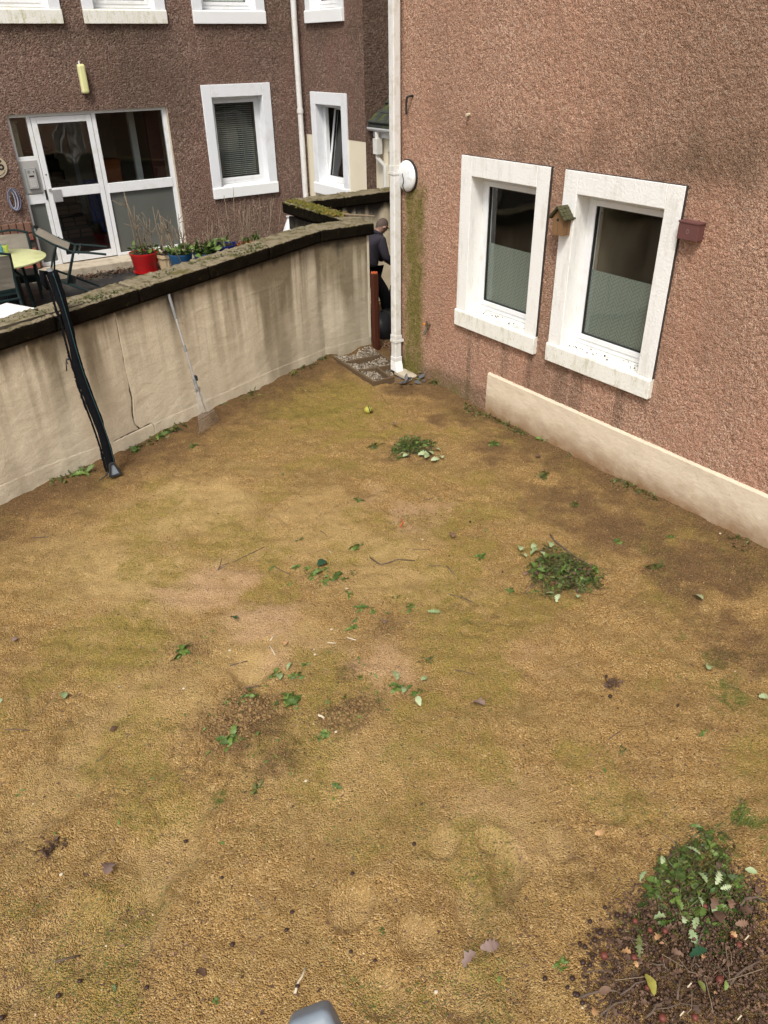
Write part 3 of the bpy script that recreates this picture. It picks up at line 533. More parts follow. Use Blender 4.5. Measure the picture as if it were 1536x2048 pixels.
# entrance hall behind the glass: floor, walls, brick stair
hall = MB(); hx0, hx1, hy1, hz0, hz1 = 2.3, 5.6, 18.6, .625, 3.2
hv = [(hx0, 14.15, hz0), (hx1, 14.15, hz0), (hx1, 14.15, hz1), (hx0, 14.15, hz1), (hx0, hy1, hz0), (hx1, hy1, hz0), (hx1, hy1, hz1), (hx0, hy1, hz1)]
hall.add(hv, [(1, 2, 6, 5), (2, 3, 7, 6), (3, 0, 4, 7), (4, 5, 6, 7)])
hall.box((hx0, 14.142, hz0 - .1), (E0, 14.148, hz1)).box((E1, 14.142, hz0 - .1), (hx1, 14.148, hz1)).box((E0, 14.142, ET), (E1, 14.148, hz1))
hl = obj('hallway', hall, M['hall'], lbld, fix=False)
obj('floor', MB().box((hx0, 14.15, .55), (hx1, hy1, .63)), plain('dark_red_quarry_floor', (.05, .022, .018), .6), hl)
obj('reveal', MB().box((E0 - .03, 14.003, EB), (E0, 14.14, ET + .03)).box((E1, 14.003, EB), (E1 + .03, 14.14, ET + .03)).box((E0, 14.003, ET), (E1, 14.14, ET + .03)).box((E0, 14.003, EB - .04), (E1, 14.14, EB - .002)), M['concrete'], lbld)
st = MB()
for k in range(8): st.box((3.15, 16.0 + k * .27, .63), (4.1, 18.5, .63 + (k + 1) * .175))
so_ = obj('brick_stair', st, M['mortar'], hl)
bb = MB().box((-.10, 0, 0), (.10, .01, .062)); first = None
for k in range(6):
    for c in range(4):
        for row in (0, 1):
            q = (3.265 + c * .232 + (.0 if (k + row) % 2 else -.005), 15.992 + k * .27, .645 + k * .175 + row * .08)
            if first is None: first = obj('brick', bb, M['brick_brown'], None); BASE.pop('brick', 0); o = first
            else: o = cp(first)
            o.parent = hl; o.location = Vector(q) - BASE[lbld.name]
obj('white_door_frame', MB().box((4.95, 15.4, .63), (5.06, 15.5, 2.9)).box((4.6, 18.5, .63), (4.7, 18.58, 2.7)), M['upvc'], hl)
obj('dark_door', MB().box((5.1, 14.9, .63), (5.58, 15.0, 2.85)), plain('brown_door', (.07, .022, .016), .6), hl)
# brick base to the left of the entrance: single bricks on a mortar core
bp = obj('brick_base', MB().box((-2.0, 13.93, .45), (2.60, 13.995, 1.365)), M['mortar'], lbld)
hb = None; sb = None; rr = random.Random(3)
for k in range(26):
    x = 2.605 - .112 * (k + 1) 
    o = obj('brick', MB().box((0, 0, 0), (.10, .05, .165)), M['brick'], None, bev=.012) if hb is None else cp(hb)
    if hb is None: hb = o
    o.parent = bp; o.location = Vector((x, 13.895, 1.21)) - BASE[lbld.name]
    if rr.random() < .5: o.data = o.data.copy(); o.data.materials[0] = M['brick_brown']
for r in range(6):
    for k in range(8):
        x = 2.60 - .262 * (k + 1) + (.13 if r % 2 else 0)
        if x + .25 > 2.61: 
            continue
        o = obj('brick', MB().box((0, 0, 0), (.25, .04, .098)), M['brick'], None, bev=.008) if sb is None else cp(sb)
        if sb is None: sb = o
        o.parent = bp; o.location = Vector((x, 13.9, 1.095 - r * .112)) - BASE[lbld.name]
        if rr.random() < .35: o.data = o.data.copy(); o.data.materials[0] = M['brick_brown']
# ------------------------------------------------------------------ lean-to behind the corner
lt = thing('lean_to_porch', (8.0, 11.4, .5), 'small lean-to with mossy slate roof and white gutter, tucked behind the corner downpipe', 'porch')
obj('wall', MB().box((8.02, 8.6, .3), (8.1, 10.62, 2.42)).box((8.02, 11.55, .3), (8.1, 11.92, 2.42)).box((8.02, 10.62, 2.2), (8.1, 11.55, 2.42)), M['cream_panel'], lt)
obj('recess', MB().box((8.5, 10.4, .3), (8.55, 11.8, 2.42)), M['room_dark'], lt)
obj('fascia', MB().box((7.97, 8.6, 2.40), (8.02, 11.925, 2.55)), M['upvc'], lt)
gm = MB(); n = 10; L0, L1 = 8.6, 11.92
for y in (L0, L1):
    for rr_ in (.062, .055):
        for k in range(n + 1): an = math.pi + math.pi * k / n; gm.v.append((7.90 + rr_ * math.cos(an), y, 2.56 + rr_ * math.sin(an)))
m_ = n + 1
for k in range(n): gm.f += [(k, k + 1, 2 * m_ + k + 1, 2 * m_ + k), (m_ + k, 3 * m_ + k, 3 * m_ + k + 1, m_ + k + 1)]
gm.f += [(0, 2 * m_, 3 * m_, m_), (n, m_ + n, 3 * m_ + n, 2 * m_ + n)] + [(2 * m_ + k, 2 * m_ + k + 1, 3 * m_ + k + 1, 3 * m_ + k) for k in range(n)]
obj('gutter', gm, M['upvc'], lt)
obj('downpipe', MB().tube([(7.9, 11.7, 2.5), (7.9, 11.7, 2.38)], .04, 8).box((7.85, 11.64, 2.16), (7.96, 11.76, 2.40)).tube([(7.9, 11.7, 2.2), (7.9, 11.7, 2.1), (7.99, 11.62, 1.98), (7.99, 11.62, .5)], .036, 8), M['pipe'], lt, smooth='auto')
rf = MB().hexa([(7.86, 8.5, 2.55), (10.6, 8.5, 4.6), (7.86, 11.92, 2.55), (10.6, 11.92, 4.6), (7.86, 8.5, 2.60), (10.6, 8.5, 4.65), (7.86, 11.92, 2.60), (10.6, 11.92, 4.65)])
ro = obj('roof', rf, M['slate'], lt)
sl_ = None; L = math.hypot(2.74, 2.05); dx, dz = 2.74 / L, 2.05 / L
for r in range(7):
    for c in range(9):
        y0 = 11.9 - .25 * (c + 1) - (.12 if r % 2 else 0)
        o = obj('roof_slate', MB().hexa([(0, 0, .005), (.32 * dx, 0, .32 * dz + .0), (0, .24, .005), (.32 * dx, .24, .32 * dz), (-.012, 0, .028), (.32 * dx - .012, 0, .32 * dz + .012), (-.012, .24, .028), (.32 * dx - .012, .24, .32 * dz + .012)]), M['slate'], None) if sl_ is None else cp(sl_)
        if sl_ is None: sl_ = o
        o.parent = ro; o.location = Vector((7.85 + r * .22 * dx, y0, 2.615 + r * .22 * dz)) - BASE[lt.name]
# ------------------------------------------------------------------ garden wall
gw = thing('garden_wall', (2.4, 7.97, 0), 'long cream rendered garden wall with a vertical crack and black mossy coping', 'wall')
T = np.array([1, WS]) / math.hypot(1, WS); NO = np.array([WS, -1]) / math.hypot(1, WS)       # along, outwards (to the court)
A0 = np.array([-3.2, -3.2 * WS + WI]); K0 = np.array([5.09, 5.09 * WS + WI]); E0_ = np.array([5.88, 8.96])
def wu_(px, py):
    d = ray(px, py); c = (WS * CAM[0] + WI - CAM[1]) / (d[1] - WS * d[0]); p = CAM + d * c; return (p[0] + 3.2) * math.hypot(1, WS), p[2]
LN = float(np.linalg.norm(K0 - A0)); LE = float(np.linalg.norm(E0_ - K0))
us = np.unique(np.round(np.concatenate([lines(0, LN + LE, .015), np.arange(wu_(225, 700)[0] - .12, wu_(318, 850)[0] + .12, .0035)]), 4)); vs_ = np.unique(np.round(np.concatenate([lines(-.15, 1.62, .015), np.arange(.03, .32, .005)]), 4)); U, W = np.meshgrid(us, vs_, indexing='ij')
TE = (E0_ - K0) / LE; NE = np.array([TE[1], -TE[0]])
bl = sstep(LN - .12, LN + .12, U)[..., None]
P2 = np.where((U <= LN)[..., None], A0 + U[..., None] * T, K0 + (U - LN)[..., None] * TE); NN = NO * (1 - bl) + NE * bl
def wu(px, py):                                          # wall coordinates (along, up) of a pixel
    d = ray(px, py); c = (WS * CAM[0] + WI - CAM[1]) / (d[1] - WS * d[0]); p = CAM + d * c; return (p[0] + 3.2) * math.hypot(1, WS), p[2]
ctop = lambda x: 1.41 + .029 * x
disp = (fbm(U * 1.5, W * 1.5, 20, 3) - .5) * .02 + (vn(U * 12, W * 12, 21) - .5) * .003
bandw = .13 + .03 * (fbm(U * 1.2, U * 0, 23, 3) - .5) + np.where(U < wu(250, 870)[0], .06 * sstep(0, 1, (wu(250, 870)[0] - U)), 0)
disp += .0025 * sstep(.006, -.006, W - bandw)
disp += .009 * sstep(.012, -.012, np.abs(W - (1.19 + .012 * np.sin(U * 3))) - .004) * (U > wu(390, 620)[0]) * (U < wu(560, 600)[0]) * .5
def c5(x, y): return x / 3.339, 500 + y / 3.339
path = [wu(*c5(*p)) for p in [(765, 430), (785, 520), (810, 650), (835, 790), (858, 890), (884, 1000), (886, 1090), (900, 1165), (935, 1195), (985, 1170), (1015, 1157), (1032, 1180), (1034, 1225)]]; path2 = [wu(*c5(*p)) for p in [(935, 1195), (890, 1215), (830, 1245), (760, 1280)]]
dc = np.full(U.shape, 9.)
for pth in (path, path2):
    for (a, b), (c, d) in zip(pth[:-1], pth[1:]):
        e = np.array([c - a, d - b]); t = np.clip(((U - a) * e[0] + (W - b) * e[1]) / (e @ e), 0, 1)
        dc = np.minimum(dc, np.hypot(U - a - t * e[0], W - b - t * e[1]) + (vn(U * 25, W * 25, 27) - .5) * .006)
cwid = .0022 + .006 * sstep(.55, .40, np.abs(W - .42) + .25)
crack = .9 * sstep(cwid + .003, cwid, dc) * (.55 + .45 * sstep(.2, .5, vn(U * 9, W * 9, 33))); disp -= crack * .018
rub = np.clip(1 - dc / .02, 0, 1) * .7
streak = sstep(.42, .66, fbm(U * 6.5, W * .3, 24, 4)) * (.25 + .75 * sstep(.2, 1.5, W + .5 * (vn(U * 4, U * 0, 25) - .5)))
grime = np.clip(.62 * streak + .45 * sstep(.42, .7, fbm(U * 1.4, W * .7, 26, 4)) + .3 * sstep(.45, .65, fbm(U * 16, W * .6, 30, 3)) * sstep(.3, 1.2, W) + .55 * sstep(1.12, 1.55, W + .25 * (fbm(U * 9, W * .5, 28, 3) - .5)) , 0, .92)
grime *= .78 + .22 * sstep(wu(300, 700)[0], wu(620, 600)[0], U) + .25 * sstep(wu(250, 700)[0], wu(60, 800)[0], U)
black = np.zeros(U.shape)
for px, wdt, dep, a in [(345, .16, .55, .95), (322, .05, .22, .8), (395, .1, .25, .6), (668, .10, .30, .8), (700, .05, .12, .7), (640, .12, .10, .8), (560, .2, .10, .45), (460, .15, .16, .5), (612, .06, .45, .35)]:
    u0 = wu(px, 600 - (px - 345) * .33)[0]; top = ctop(U / math.hypot(1, WS) - 3.2)
    dd = (top - W) / dep; black = np.maximum(black, a * np.exp(-((U - u0) / wdt) ** 2) * sstep(1.05, .1, dd + .75 * (fbm(U * 22, W * 1.2, 29, 3) - .3)))
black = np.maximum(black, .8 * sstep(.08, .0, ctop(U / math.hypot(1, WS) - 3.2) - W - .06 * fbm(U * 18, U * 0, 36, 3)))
pale = np.clip(rub * .8 + .35 * sstep(.012, .0, W - bandw) * (W > bandw) * sstep(.4, .6, vn(U * 5, U * 0, 37)), 0, 1)
for x, y, l in [(175, 640, .5), (155, 1100, .5), (185, 1220, .3), (95, 940, .1), (150, 910, .12), (195, 1080, .12), (485, 1130, .12)]:
    a, b = wu(*c5(x, y)); t_ = np.clip((b - W) / l, 0, 1); pale = np.maximum(pale, .9 * sstep(.010, .003, np.abs(U - a - .02 * t_) + .006 * vn(W * 30, U * 3, 5)) * (W < b) * (W > b - l))
P3 = np.concatenate([P2 + NN * disp[..., None], W[..., None]], -1).reshape(-1, 3)
npmesh('render_face', P3, gridfaces(len(us), len(vs_)), M['cream'], gw, dict(grime=grime, black=np.clip(black, 0, .93), pale=pale, crack=np.clip(crack, 0, 1)), True)
core = MB(); th = .25
front = [A0 - NO * .03, K0 - (NO + NE) * .015, E0_ - NE * .03]; back = [A0 - NO * th, K0 - (NO + NE) / 2 * th, E0_ - NE * th]
core.prism([tuple(p) for p in front] + [tuple(p) for p in back[::-1]], -.2, 1.40)
obj('core', core, M['cream_panel'], gw)
endcap = MB().hexa([(E0_[0] - .03, E0_[1] - .005, -.2), (E0_[0] + .004, E0_[1] - .002, -.2), (E0_[0] - .02, E0_[1] + .26, -.2), (E0_[0] + .004, E0_[1] + .26, -.2), (E0_[0] - .03, E0_[1] - .005, 1.56), (E0_[0] + .004, E0_[1] - .002, 1.56), (E0_[0] - .02, E0_[1] + .26, 1.56), (E0_[0] + .004, E0_[1] + .26, 1.56)])
obj('wall_end', endcap, M['cream_panel'], gw)
def coping_stone(a, b, na, nb, za, zb, wf, wb, thk, parent, seed):   # rough stone between two stations: grid round the profile
    a = np.array(a); b = np.array(b); L = np.linalg.norm(b - a); nu = max(3, int(L / .03))
    prof = []; 
    def seg(p, q, n):
        for k in range(n): prof.append((p[0] + (q[0] - p[0]) * k / n, p[1] + (q[1] - p[1]) * k / n))
    seg((wf, 0), (wf, thk - .02), 5); seg((wf, thk - .02), (wf - .02, thk), 1); seg((wf - .02, thk), (-wb + .02, thk + .012), 9); seg((-wb + .02, thk + .012), (-wb, thk - .01), 1); seg((-wb, thk - .01), (-wb, 0), 4); seg((-wb, 0), (wf, 0), 4)
    n = len(prof); V = []; 
    for i in range(nu + 1):
        t = i / nu; c = a + (b - a) * t; nn = na * (1 - t) + nb * t; z = za + (zb - za) * t; ee = .012 if i in (0, nu) else 0
        for o, hh in prof:
            q = c + nn * o; s_ = q[0] * 1.0 + q[1] * .7
            r1 = fbm(s_ * 14 + hh * 9, o * 16 + hh * 11, 40 + seed, 3) - .5; r2 = fbm(s_ * 40, o * 45 + hh * 40, 41 + seed, 2) - .5
            e = .022 * r1 + .014 * r2
            V.append((q[0] + nn[0] * (e if hh < thk - .005 else 0) , q[1] + nn[1] * (e if hh < thk - .005 else 0), z + hh + (e * 1.2 - ee if hh > thk - .03 else e * .4)))
    F = [(i * n + k, i * n + (k + 1) % n, (i + 1) * n + (k + 1) % n, (i + 1) * n + k) for i in range(nu) for k in range(n)]
    mb = MB().add(V, F); mb.f += [tuple(range(n)), tuple(range((nu + 1) * n - 1, nu * n - 1, -1))]
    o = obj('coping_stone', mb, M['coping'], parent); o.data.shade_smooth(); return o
zc = lambda u: ctop(u / math.hypot(1, WS) - 3.2)
cuts = np.linspace(0, LN, 10)
for k in range(9):
    g_ = .004; coping_stone(A0 + T * (cuts[k] + g_), A0 + T * (cuts[k + 1] - g_), NO, NO if k < 8 else (NO + NE) / 2, zc(cuts[k]), zc(cuts[k + 1]), .055, .30, .155, gw, k)
coping_stone(K0, K0 + TE * (LE + .05), (NO + NE) / 2, NE, zc(LN), zc(LN) - .012, .055, .30, .155, gw, 12)
# return wall running back from the wall end (its dark block face looks at the terrace)
rw = thing('block_wall', (5.85, 10.0, .5), 'short dark block wall with thick yellow-green moss on top, running back from the wall end', 'wall')
dk = plain('blackened_block', (.035, .030, .024), .95, .6, 9, .1, bump=.01, dirt=(.10, .085, .06), dsc=7)
obj('core', MB().box((5.80, 9.24, -.2), (5.96, 10.98, 1.50)), M['mortar'], rw)
blk = None
for r in range(5):
    for c in range(5):
        y0 = 9.24 + c * .40 - (.2 if r % 2 else 0); y1 = min(y0 + .385, 10.99); y0 = max(y0, 9.235)
        if y1 - y0 < .05: continue
        obj('block', MB().box((5.755, y0, .5 + r * .205), (5.799, y1, .69 + r * .205)), dk, rw, bev=.006)
coping_stone((5.86, 9.22), (5.83, 10.1), np.array([-1., 0]), np.array([-1., 0]), 1.53, 1.55, .13, .14, .16, rw, 15); coping_stone((5.83, 10.11), (5.80, 11.0), np.array([-1., 0]), np.array([-1., 0]), 1.55, 1.57, .13, .14, .16, rw, 16)
mo = [];
mp = np.stack([RNG.normal(5.80, .06, 900), RNG.uniform(9.5, 10.95, 900), RNG.uniform(1.70, 1.745, 900)], 1)
tv = np.array([(1, 0, 0), (-.5, .87, 0), (-.5, -.87, 0), (0, 0, .8)]); tf = [(0, 1, 3), (1, 2, 3), (2, 0, 3)]
Vm, Fm = cloud(tv, tf, mp, rots(900, .2), RNG.uniform(.012, .03, (900, 1)) * np.ones((900, 3)))
o = npmesh('moss', Vm, Fm, leafmat('moss_yellow', [(0, (.05, .06, .01)), (.6, (.12, .11, .012)), (1, (.22, .14, .03))], .9), rw, dict(tint=np.repeat(RNG.uniform(0, 1, 900), 4))); o['kind'] = 'stuff'
bw = thing('boundary_wall', (7.4, 10.9, 0), 'cream back wall with black drips under its dark coping, behind the man', 'wall')
us = lines(5.9, 9.2, .02); vs_ = lines(-.1, 1.62, .02); U, W = np.meshgrid(us, vs_, indexing='ij')
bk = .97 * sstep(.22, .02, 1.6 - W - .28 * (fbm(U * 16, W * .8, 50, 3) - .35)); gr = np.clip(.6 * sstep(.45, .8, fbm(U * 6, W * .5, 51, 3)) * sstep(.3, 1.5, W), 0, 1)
npmesh('render_face', np.stack([U, np.full(U.shape, 10.80) + .01 * (vn(U * 6, W * 6, 52) - .5), W], -1).reshape(-1, 3), gridfaces(len(us), len(vs_)), M['cream'], bw, dict(grime=gr, black=bk, pale=0 * U, crack=0 * U))
obj('core', MB().box((5.97, 10.82, -.2), (9.2, 11.02, 1.55)), M['cream_panel'], bw)
for k in range(4): coping_stone((5.80 + k * .85, 10.80), (6.642 + k * .85, 10.80), np.array([0., -1]), np.array([0., -1]), 1.57, 1.57, .05, .26, .16, bw, 20 + k)
# ================================================================== THINGS FIXED TO THE WALLS
t = thing('bulkhead_lamp', (XR, 7.79, 2.41), 'oval opal bulkhead lamp with a dark crack, on the near wall above the moss streak', 'lamp')
lm = MB().lathe([(.181, 0), (.181, -.018), (.17, -.024)], (XR, 7.79, 2.41), 28, 'x'); obj('base', lm, M['dark_plastic'], t, smooth='auto')
cv = MB().lathe([(.170, -.022), (.168, -.036), (.152, -.056), (.112, -.073), (.05, -.081), (.004, -.083)], (XR, 7.79, 2.41), 28, 'x'); cvo = obj('cover', cv, M['lamp'], t, smooth=True)
ck = [(XR - .003 + float(np.interp(abs(a), [.004, .05, .115, .155, .170], [-.083, -.081, -.073, -.056, -.034])), 7.79 + .012 * math.sin(a * 40), 2.41 + a) for a in np.linspace(.03, -.16, 12)]; obj('crack', MB().tube(ck, .0055, 5), M['gasket'], cvo)
t = thing('tap', (XR, 7.33, .745), 'small outdoor tap with an orange lever low on the near wall beside the moss streak', 'tap')
obj('body', MB().tube([(XR, 7.33, .75), (XR - .07, 7.33, .75)], .013, 8).tube([(XR - .055, 7.33, .79), (XR - .055, 7.33, .71), (XR - .085, 7.325, .67), (XR - .09, 7.325, .64)], .015, 8), plain('brass', (.12, .11, .07), .5, metal=.5), t, smooth='auto')
obj('lever', MB().box((XR - .078, 7.35, .742), (XR - .05, 7.385, .77)), M['orange_lever'] if 'orange_lever' in M else plain('orange_lever', (.50, .17, .02), .6), t, bev=.008)
obj('stem', MB().tube([(XR - .055, 7.33, .755), (XR - .06, 7.36, .755)], .008, 6).tube([(XR - .05, 7.345, .80), (XR - .055, 7.31, .70)], .009, 6), M['gasket'], t)
t = tag(obj('hook', MB().tube([(XR, 7.715, 3.235), (XR - .05, 7.72, 3.235), (XR - .06, 7.745, 3.22), (XR - .055, 7.765, 3.16), (XR - .05, 7.77, 3.10), (XR - .06, 7.755, 3.055)], .013, 7), M['gasket'], smooth=True), 'black curved hook high on the near wall by the downpipe', 'hook')
tag(obj('pipe_stub', MB().tube([(XR + .01, 6.74, 3.10), (XR - .045, 6.74, 3.092)], .016, 8), M['white_stick'], smooth='auto'), 'tiny pale pipe stub sticking out of the near wall above the far window', 'pipe stub')
# nest box
y0, y1, xf = 5.175, 5.305, XR - .135
nb = thing('nest_box', (XR, 5.24, 2.16), 'little wooden bird house with a mossy shingle roof, hung between the two near windows', 'bird house')
body = MB().hexa([(xf, y0, 2.165), (XR - .034, y0, 2.165), (xf, y1, 2.165), (XR - .034, y1, 2.165), (xf, y0, 2.325), (XR - .034, y0, 2.325), (xf, y1, 2.325), (XR - .034, y1, 2.325)])
ym = (y0 + y1) / 2
body.add([(xf, y0, 2.325), (xf, y1, 2.325), (xf, ym, 2.395), (XR - .034, y0, 2.325), (XR - .034, y1, 2.325), (XR - .034, ym, 2.395)], [(0, 1, 2), (5, 4, 3), (0, 2, 5, 3), (2, 1, 4, 5)])
bo = obj('body', body, M['birdbox'], nb)
obj('hole', MB().tube([(xf - .0005, ym + .005, 2.30), (xf + .004, ym + .005, 2.30)], .016, 14), M['gasket'], bo); obj('board_joint', MB().box((xf - .001, ym - .0015, 2.165), (xf + .002, ym + .0015, 2.28)), M['gasket'], bo); obj('board_joint', MB().box((xf + .055, y0 - .001, 2.165), (xf + .058, y0 + .002, 2.32)), M['gasket'], bo)
rfm = MB().hexa([(xf - .03, y0 - .03, 2.303), (XR - .005, y0 - .03, 2.303), (xf - .03, ym, 2.408), (XR - .005, ym, 2.408), (xf - .03, y0 - .03, 2.312), (XR - .005, y0 - .03, 2.312), (xf - .03, ym, 2.418), (XR - .005, ym, 2.418)])
rfm.hexa([(xf - .03, y1 + .03, 2.303), (XR - .005, y1 + .03, 2.303), (xf - .03, ym, 2.408), (XR - .005, ym, 2.408), (xf - .03, y1 + .03, 2.312), (XR - .005, y1 + .03, 2.312), (xf - .03, ym, 2.418), (XR - .005, ym, 2.418)])
rfo = obj('roof', rfm, M['shingle'], nb)
for sd in (0, 1):
    for r in range(4):
        ya, yb = (ym, y0 - .034) if sd == 0 else (ym, y1 + .034); f0, f1 = r / 4, (r + 1.12) / 4
        for c in range(4):
            xa = xf - .034 + c * .0395 + .002 * (r % 2); xb = xa + .036; P = lambda f_, x, e: (x, ya + (yb - ya) * f_, 2.418 + (2.309 - 2.418) * f_ + e)
            obj('shingle', MB().hexa([P(f0, xa, .002), P(f0, xb, .002), P(f1, xa, .004), P(f1, xb, .004), P(f0, xa, .008), P(f0, xb, .008), P(f1, xa, .015), P(f1, xb, .015)]), M['shingle'], rfo)
bx = thing('wall_box', (XR, 3.87, 2.34), 'plain reddish-brown box fixed to the near wall at the right edge of the near window', 'box')
bo = obj('body', MB().box((XR - .085, 3.785, 2.335), (XR - .002, 3.975, 2.472)), M['brown_box'], bx, bev=.004)
obj('lid_rim', MB().box((XR - .09, 3.778, 2.462), (XR - .002, 3.98, 2.476)), M['brown_box'], bx, bev=.002)
rg = MB(); 
for k in range(20):
    a, b = 2 * math.pi * k / 20, 2 * math.pi * (k + 1) / 20; c = lambda an, r: (XR - .0862, 3.88 + math.cos(an) * r * .65, 2.402 + math.sin(an) * r)
    rg.poly([c(a, .019), c(b, .019), c(b, .013), c(a, .013)])
obj('ring_mark', rg, plain('pale_mark', (.24, .15, .14), .6), bo)
# far facade
t = thing('wall_light', (3.866, YF, 3.35), 'long yellowed fluorescent wall light standing upright above the glazed entrance', 'light')
obj('diffuser', MB().box((3.825, YF - .11, 3.14), (3.935, YF - .015, 3.545)), M['wall_light'], t, bev=.03); obj('backplate', MB().box((3.835, YF - .016, 3.15), (3.925, YF + .01, 3.535)), M['upvc'], t); obj('gland', MB().tube([(3.87, YF - .04, 3.545), (3.87, YF - .04, 3.585)], .011, 6), M['upvc'], t)
t = thing('intercom', (2.80, YF + .08, 1.99), 'grey steel door entry keypad panel left of the entrance door', 'intercom')
fi = fe
obj('plate', MB().box((2.655, 1.765, -.079), (2.945, 2.245, -.06), fi), M['intercom'], t, bev=.004)
ho = obj('hood', MB().box((2.725, 1.83, -.059), (2.89, 2.14, -.02), fi), M['grip'], t, bev=.008); obj('panel', MB().box((2.738, 1.84, -.0195), (2.877, 2.128, -.015), fi), M['intercom'], ho)
obj('display', MB().box((2.765, 2.01, -.0145), (2.84, 2.035, -.012), fi), M['dark_plastic'], ho); obj('speaker', MB().box((2.75, 2.065, -.0145), (2.79, 2.11, -.012), fi), M['grip'], ho); obj('camera_eye', MB().tube([fi(2.845, 2.085, -.0145), fi(2.845, 2.085, -.010)], .010, 10), M['dark_plastic'], ho)
for r in range(4):
    for c in range(3): obj('key', MB().box((2.765 + c * .03, 1.96 - r * .03, -.0145), (2.785 + c * .03, 1.978 - r * .03, -.011), fi), M['key'], ho)
t = thing('house_number', (2.315, YF, 2.2), 'round cream number plaque reading 16 at the left picture edge', 'number plaque')
po = obj('disc', MB().tube([(2.315, YF + .002, 2.20), (2.315, YF - .02, 2.20)], .155, 36), M['plaque'], t, smooth='auto')
def text(name, s, loc, size, mat, parent, bold=.0):
    cu = bpy.data.curves.new(name, 'FONT'); cu.body = s; cu.size = size; cu.extrude = .0015; cu.offset = bold; cu.align_x = 'CENTER'; cu.align_y = 'CENTER'
    o = bpy.data.objects.new(name + '_tmp', cu); COL.objects.link(o); dg = bpy.context.evaluated_depsgraph_get(); me = bpy.data.meshes.new_from_object(o.evaluated_get(dg)); bpy.data.objects.remove(o)
    me.transform(Matrix.Translation(Vector(loc) - BASE[root_of(parent).name]) @ Matrix.Rotation(math.pi / 2, 4, 'X')); me.materials.clear(); return link(name, me, mat, parent)
text('lettering', '16', (2.33, YF - .0215, 2.215), .20, M['print'], po, .004)
for k in range(11):
    an = math.radians(-150 + k * 12); obj('rim_mark', MB().box((2.315 + .125 * math.cos(an) - .007, YF - .0225, 2.2 + .125 * math.sin(an) - .007), (2.315 + .125 * math.cos(an) + .007, YF - .02, 2.2 + .125 * math.sin(an) + .007)), M['print'], po)
t = thing('cord_loop', (2.42, YF, 1.78), 'mauve-blue loop of cord hanging on a hook left of the entrance', 'cord')
obj('peg', MB().tube([(2.43, YF + .01, 1.86), (2.43, YF - .05, 1.87)], .016, 7), M['white_stick'], t)
for k in range(4):
    w_ = .055 + .012 * k; obj('strand', MB().tube([(2.43 + w_ * math.sin(a) * (1 if k % 2 else .8) - .01 + .01 * k, YF - .035 - .006 * k, 1.72 + (.13 + .012 * k) * math.cos(a)) for a in np.linspace(0, 6.28, 17)], .009, 6, cap=False), M['rope'] if k % 2 else plain('pale_cord', (.32, .33, .38), .8), t, smooth=True)
# things standing in the hall
t = thing('folding_trolley', (4.3, 15.2, .63), 'folded navy trolley frame standing behind the lower door glass', 'trolley')
for y in (15.1, 15.22):
    for x in (3.98, 4.12, 4.24): obj('rail', MB().tube([(x - .1, y, 1.75), (x + .1, y, .85)], .018, 7), M['trolley'], t)
obj('crossbar', MB().tube([(3.9, 15.1, 1.7), (4.14, 15.1, 1.7)], .018, 7).tube([(4.06, 15.1, .86), (4.36, 15.1, .86)], .02, 7), M['trolley'], t); obj('cover', MB().box((3.93, 15.24, 1.0), (4.28, 15.30, 1.72)), M['trolley'], t, bev=.02)
for x in (4.1, 4.33): obj('wheel', MB().tube([(x, 15.08, .72), (x, 15.13, .72)], .07, 14), M['dark_plastic'], t)
tag(obj('orange_cabinet', MB().box((4.3, 15.7, .63), (4.75, 16.0, 1.95)).box((4.28, 15.68, 1.95), (4.77, 16.02, 1.98)), M['crate_orange'], bev=.01), 'orange-brown cabinet inside the hall, seen through the upper door glass', 'cabinet')
tag(obj('storage_heater', MB().box((2.62, 14.55, .7), (2.86, 14.75, 2.75)).box((2.6, 14.53, 2.75), (2.88, 14.77, 2.78)), M['handset'], bev=.015), 'tall cream unit inside the hall, showing in the narrow left pane', 'unit')
# dim furniture behind the near windows
ac = thing('armchair', (6.9, 5.3, .5), 'dark armchair inside, dimly seen through the upper glass of the near window', 'armchair')
obj('back', MB().prism([(5.33 + .26 * math.cos(a), 1.60 + .40 * math.sin(a)) for a in np.linspace(0, math.pi, 13)] + [(5.07, .9), (5.59, .9)], 6.75, 6.95, lambda y, z, x: (x, y, z)), M['room_dark'], ac, bev=.03); obj('seat', MB().box((6.3, 5.05, .55), (6.74, 5.6, .95)), M['room_dark'], ac, bev=.04)
tag(obj('picture_frame', MB().box((8.2, 5.9, 1.7), (8.24, 6.4, 2.3)), M['handset']), 'pale panel on the room wall, dimly seen through the far window', 'panel')
# ================================================================== THE TERRACE
tb = thing('garden_table', (1.72, 12.2, .5), 'round pale plastic garden table stained yellow-green with algae', 'table')
obj('table_top', MB().lathe([(.02, .70), (.63, .70), (.665, .712), (.665, .728), (.645, .735), (.02, .735)], (1.70, 12.16, .5), 48), M['table_top'], tb, smooth='auto')
obj('pedestal', MB().lathe([(.34, 0), (.34, .03), (.24, .05), (.22, .58), (.26, .66), (.02, .68)], (1.72, 12.2, .5), 20), M['dark_plastic'], tb, smooth='auto'); obj('hub', MB().tube([(1.72, 12.2, 1.18), (1.72, 12.2, 1.10)], .06, 12), M['green_metal'], tb)
for k in range(4):
    an = .6 + k * math.pi / 2; c, s = math.cos(an), math.sin(an); obj('leg', MB().tube([(1.72 + c * .1, 12.2 + s * .1, 1.17), (1.72 + c * .42, 12.2 + s * .42, 1.0), (1.72 + c * .46, 12.2 + s * .46, .5)], .02, 8), M['green_metal'], tb, smooth='auto')
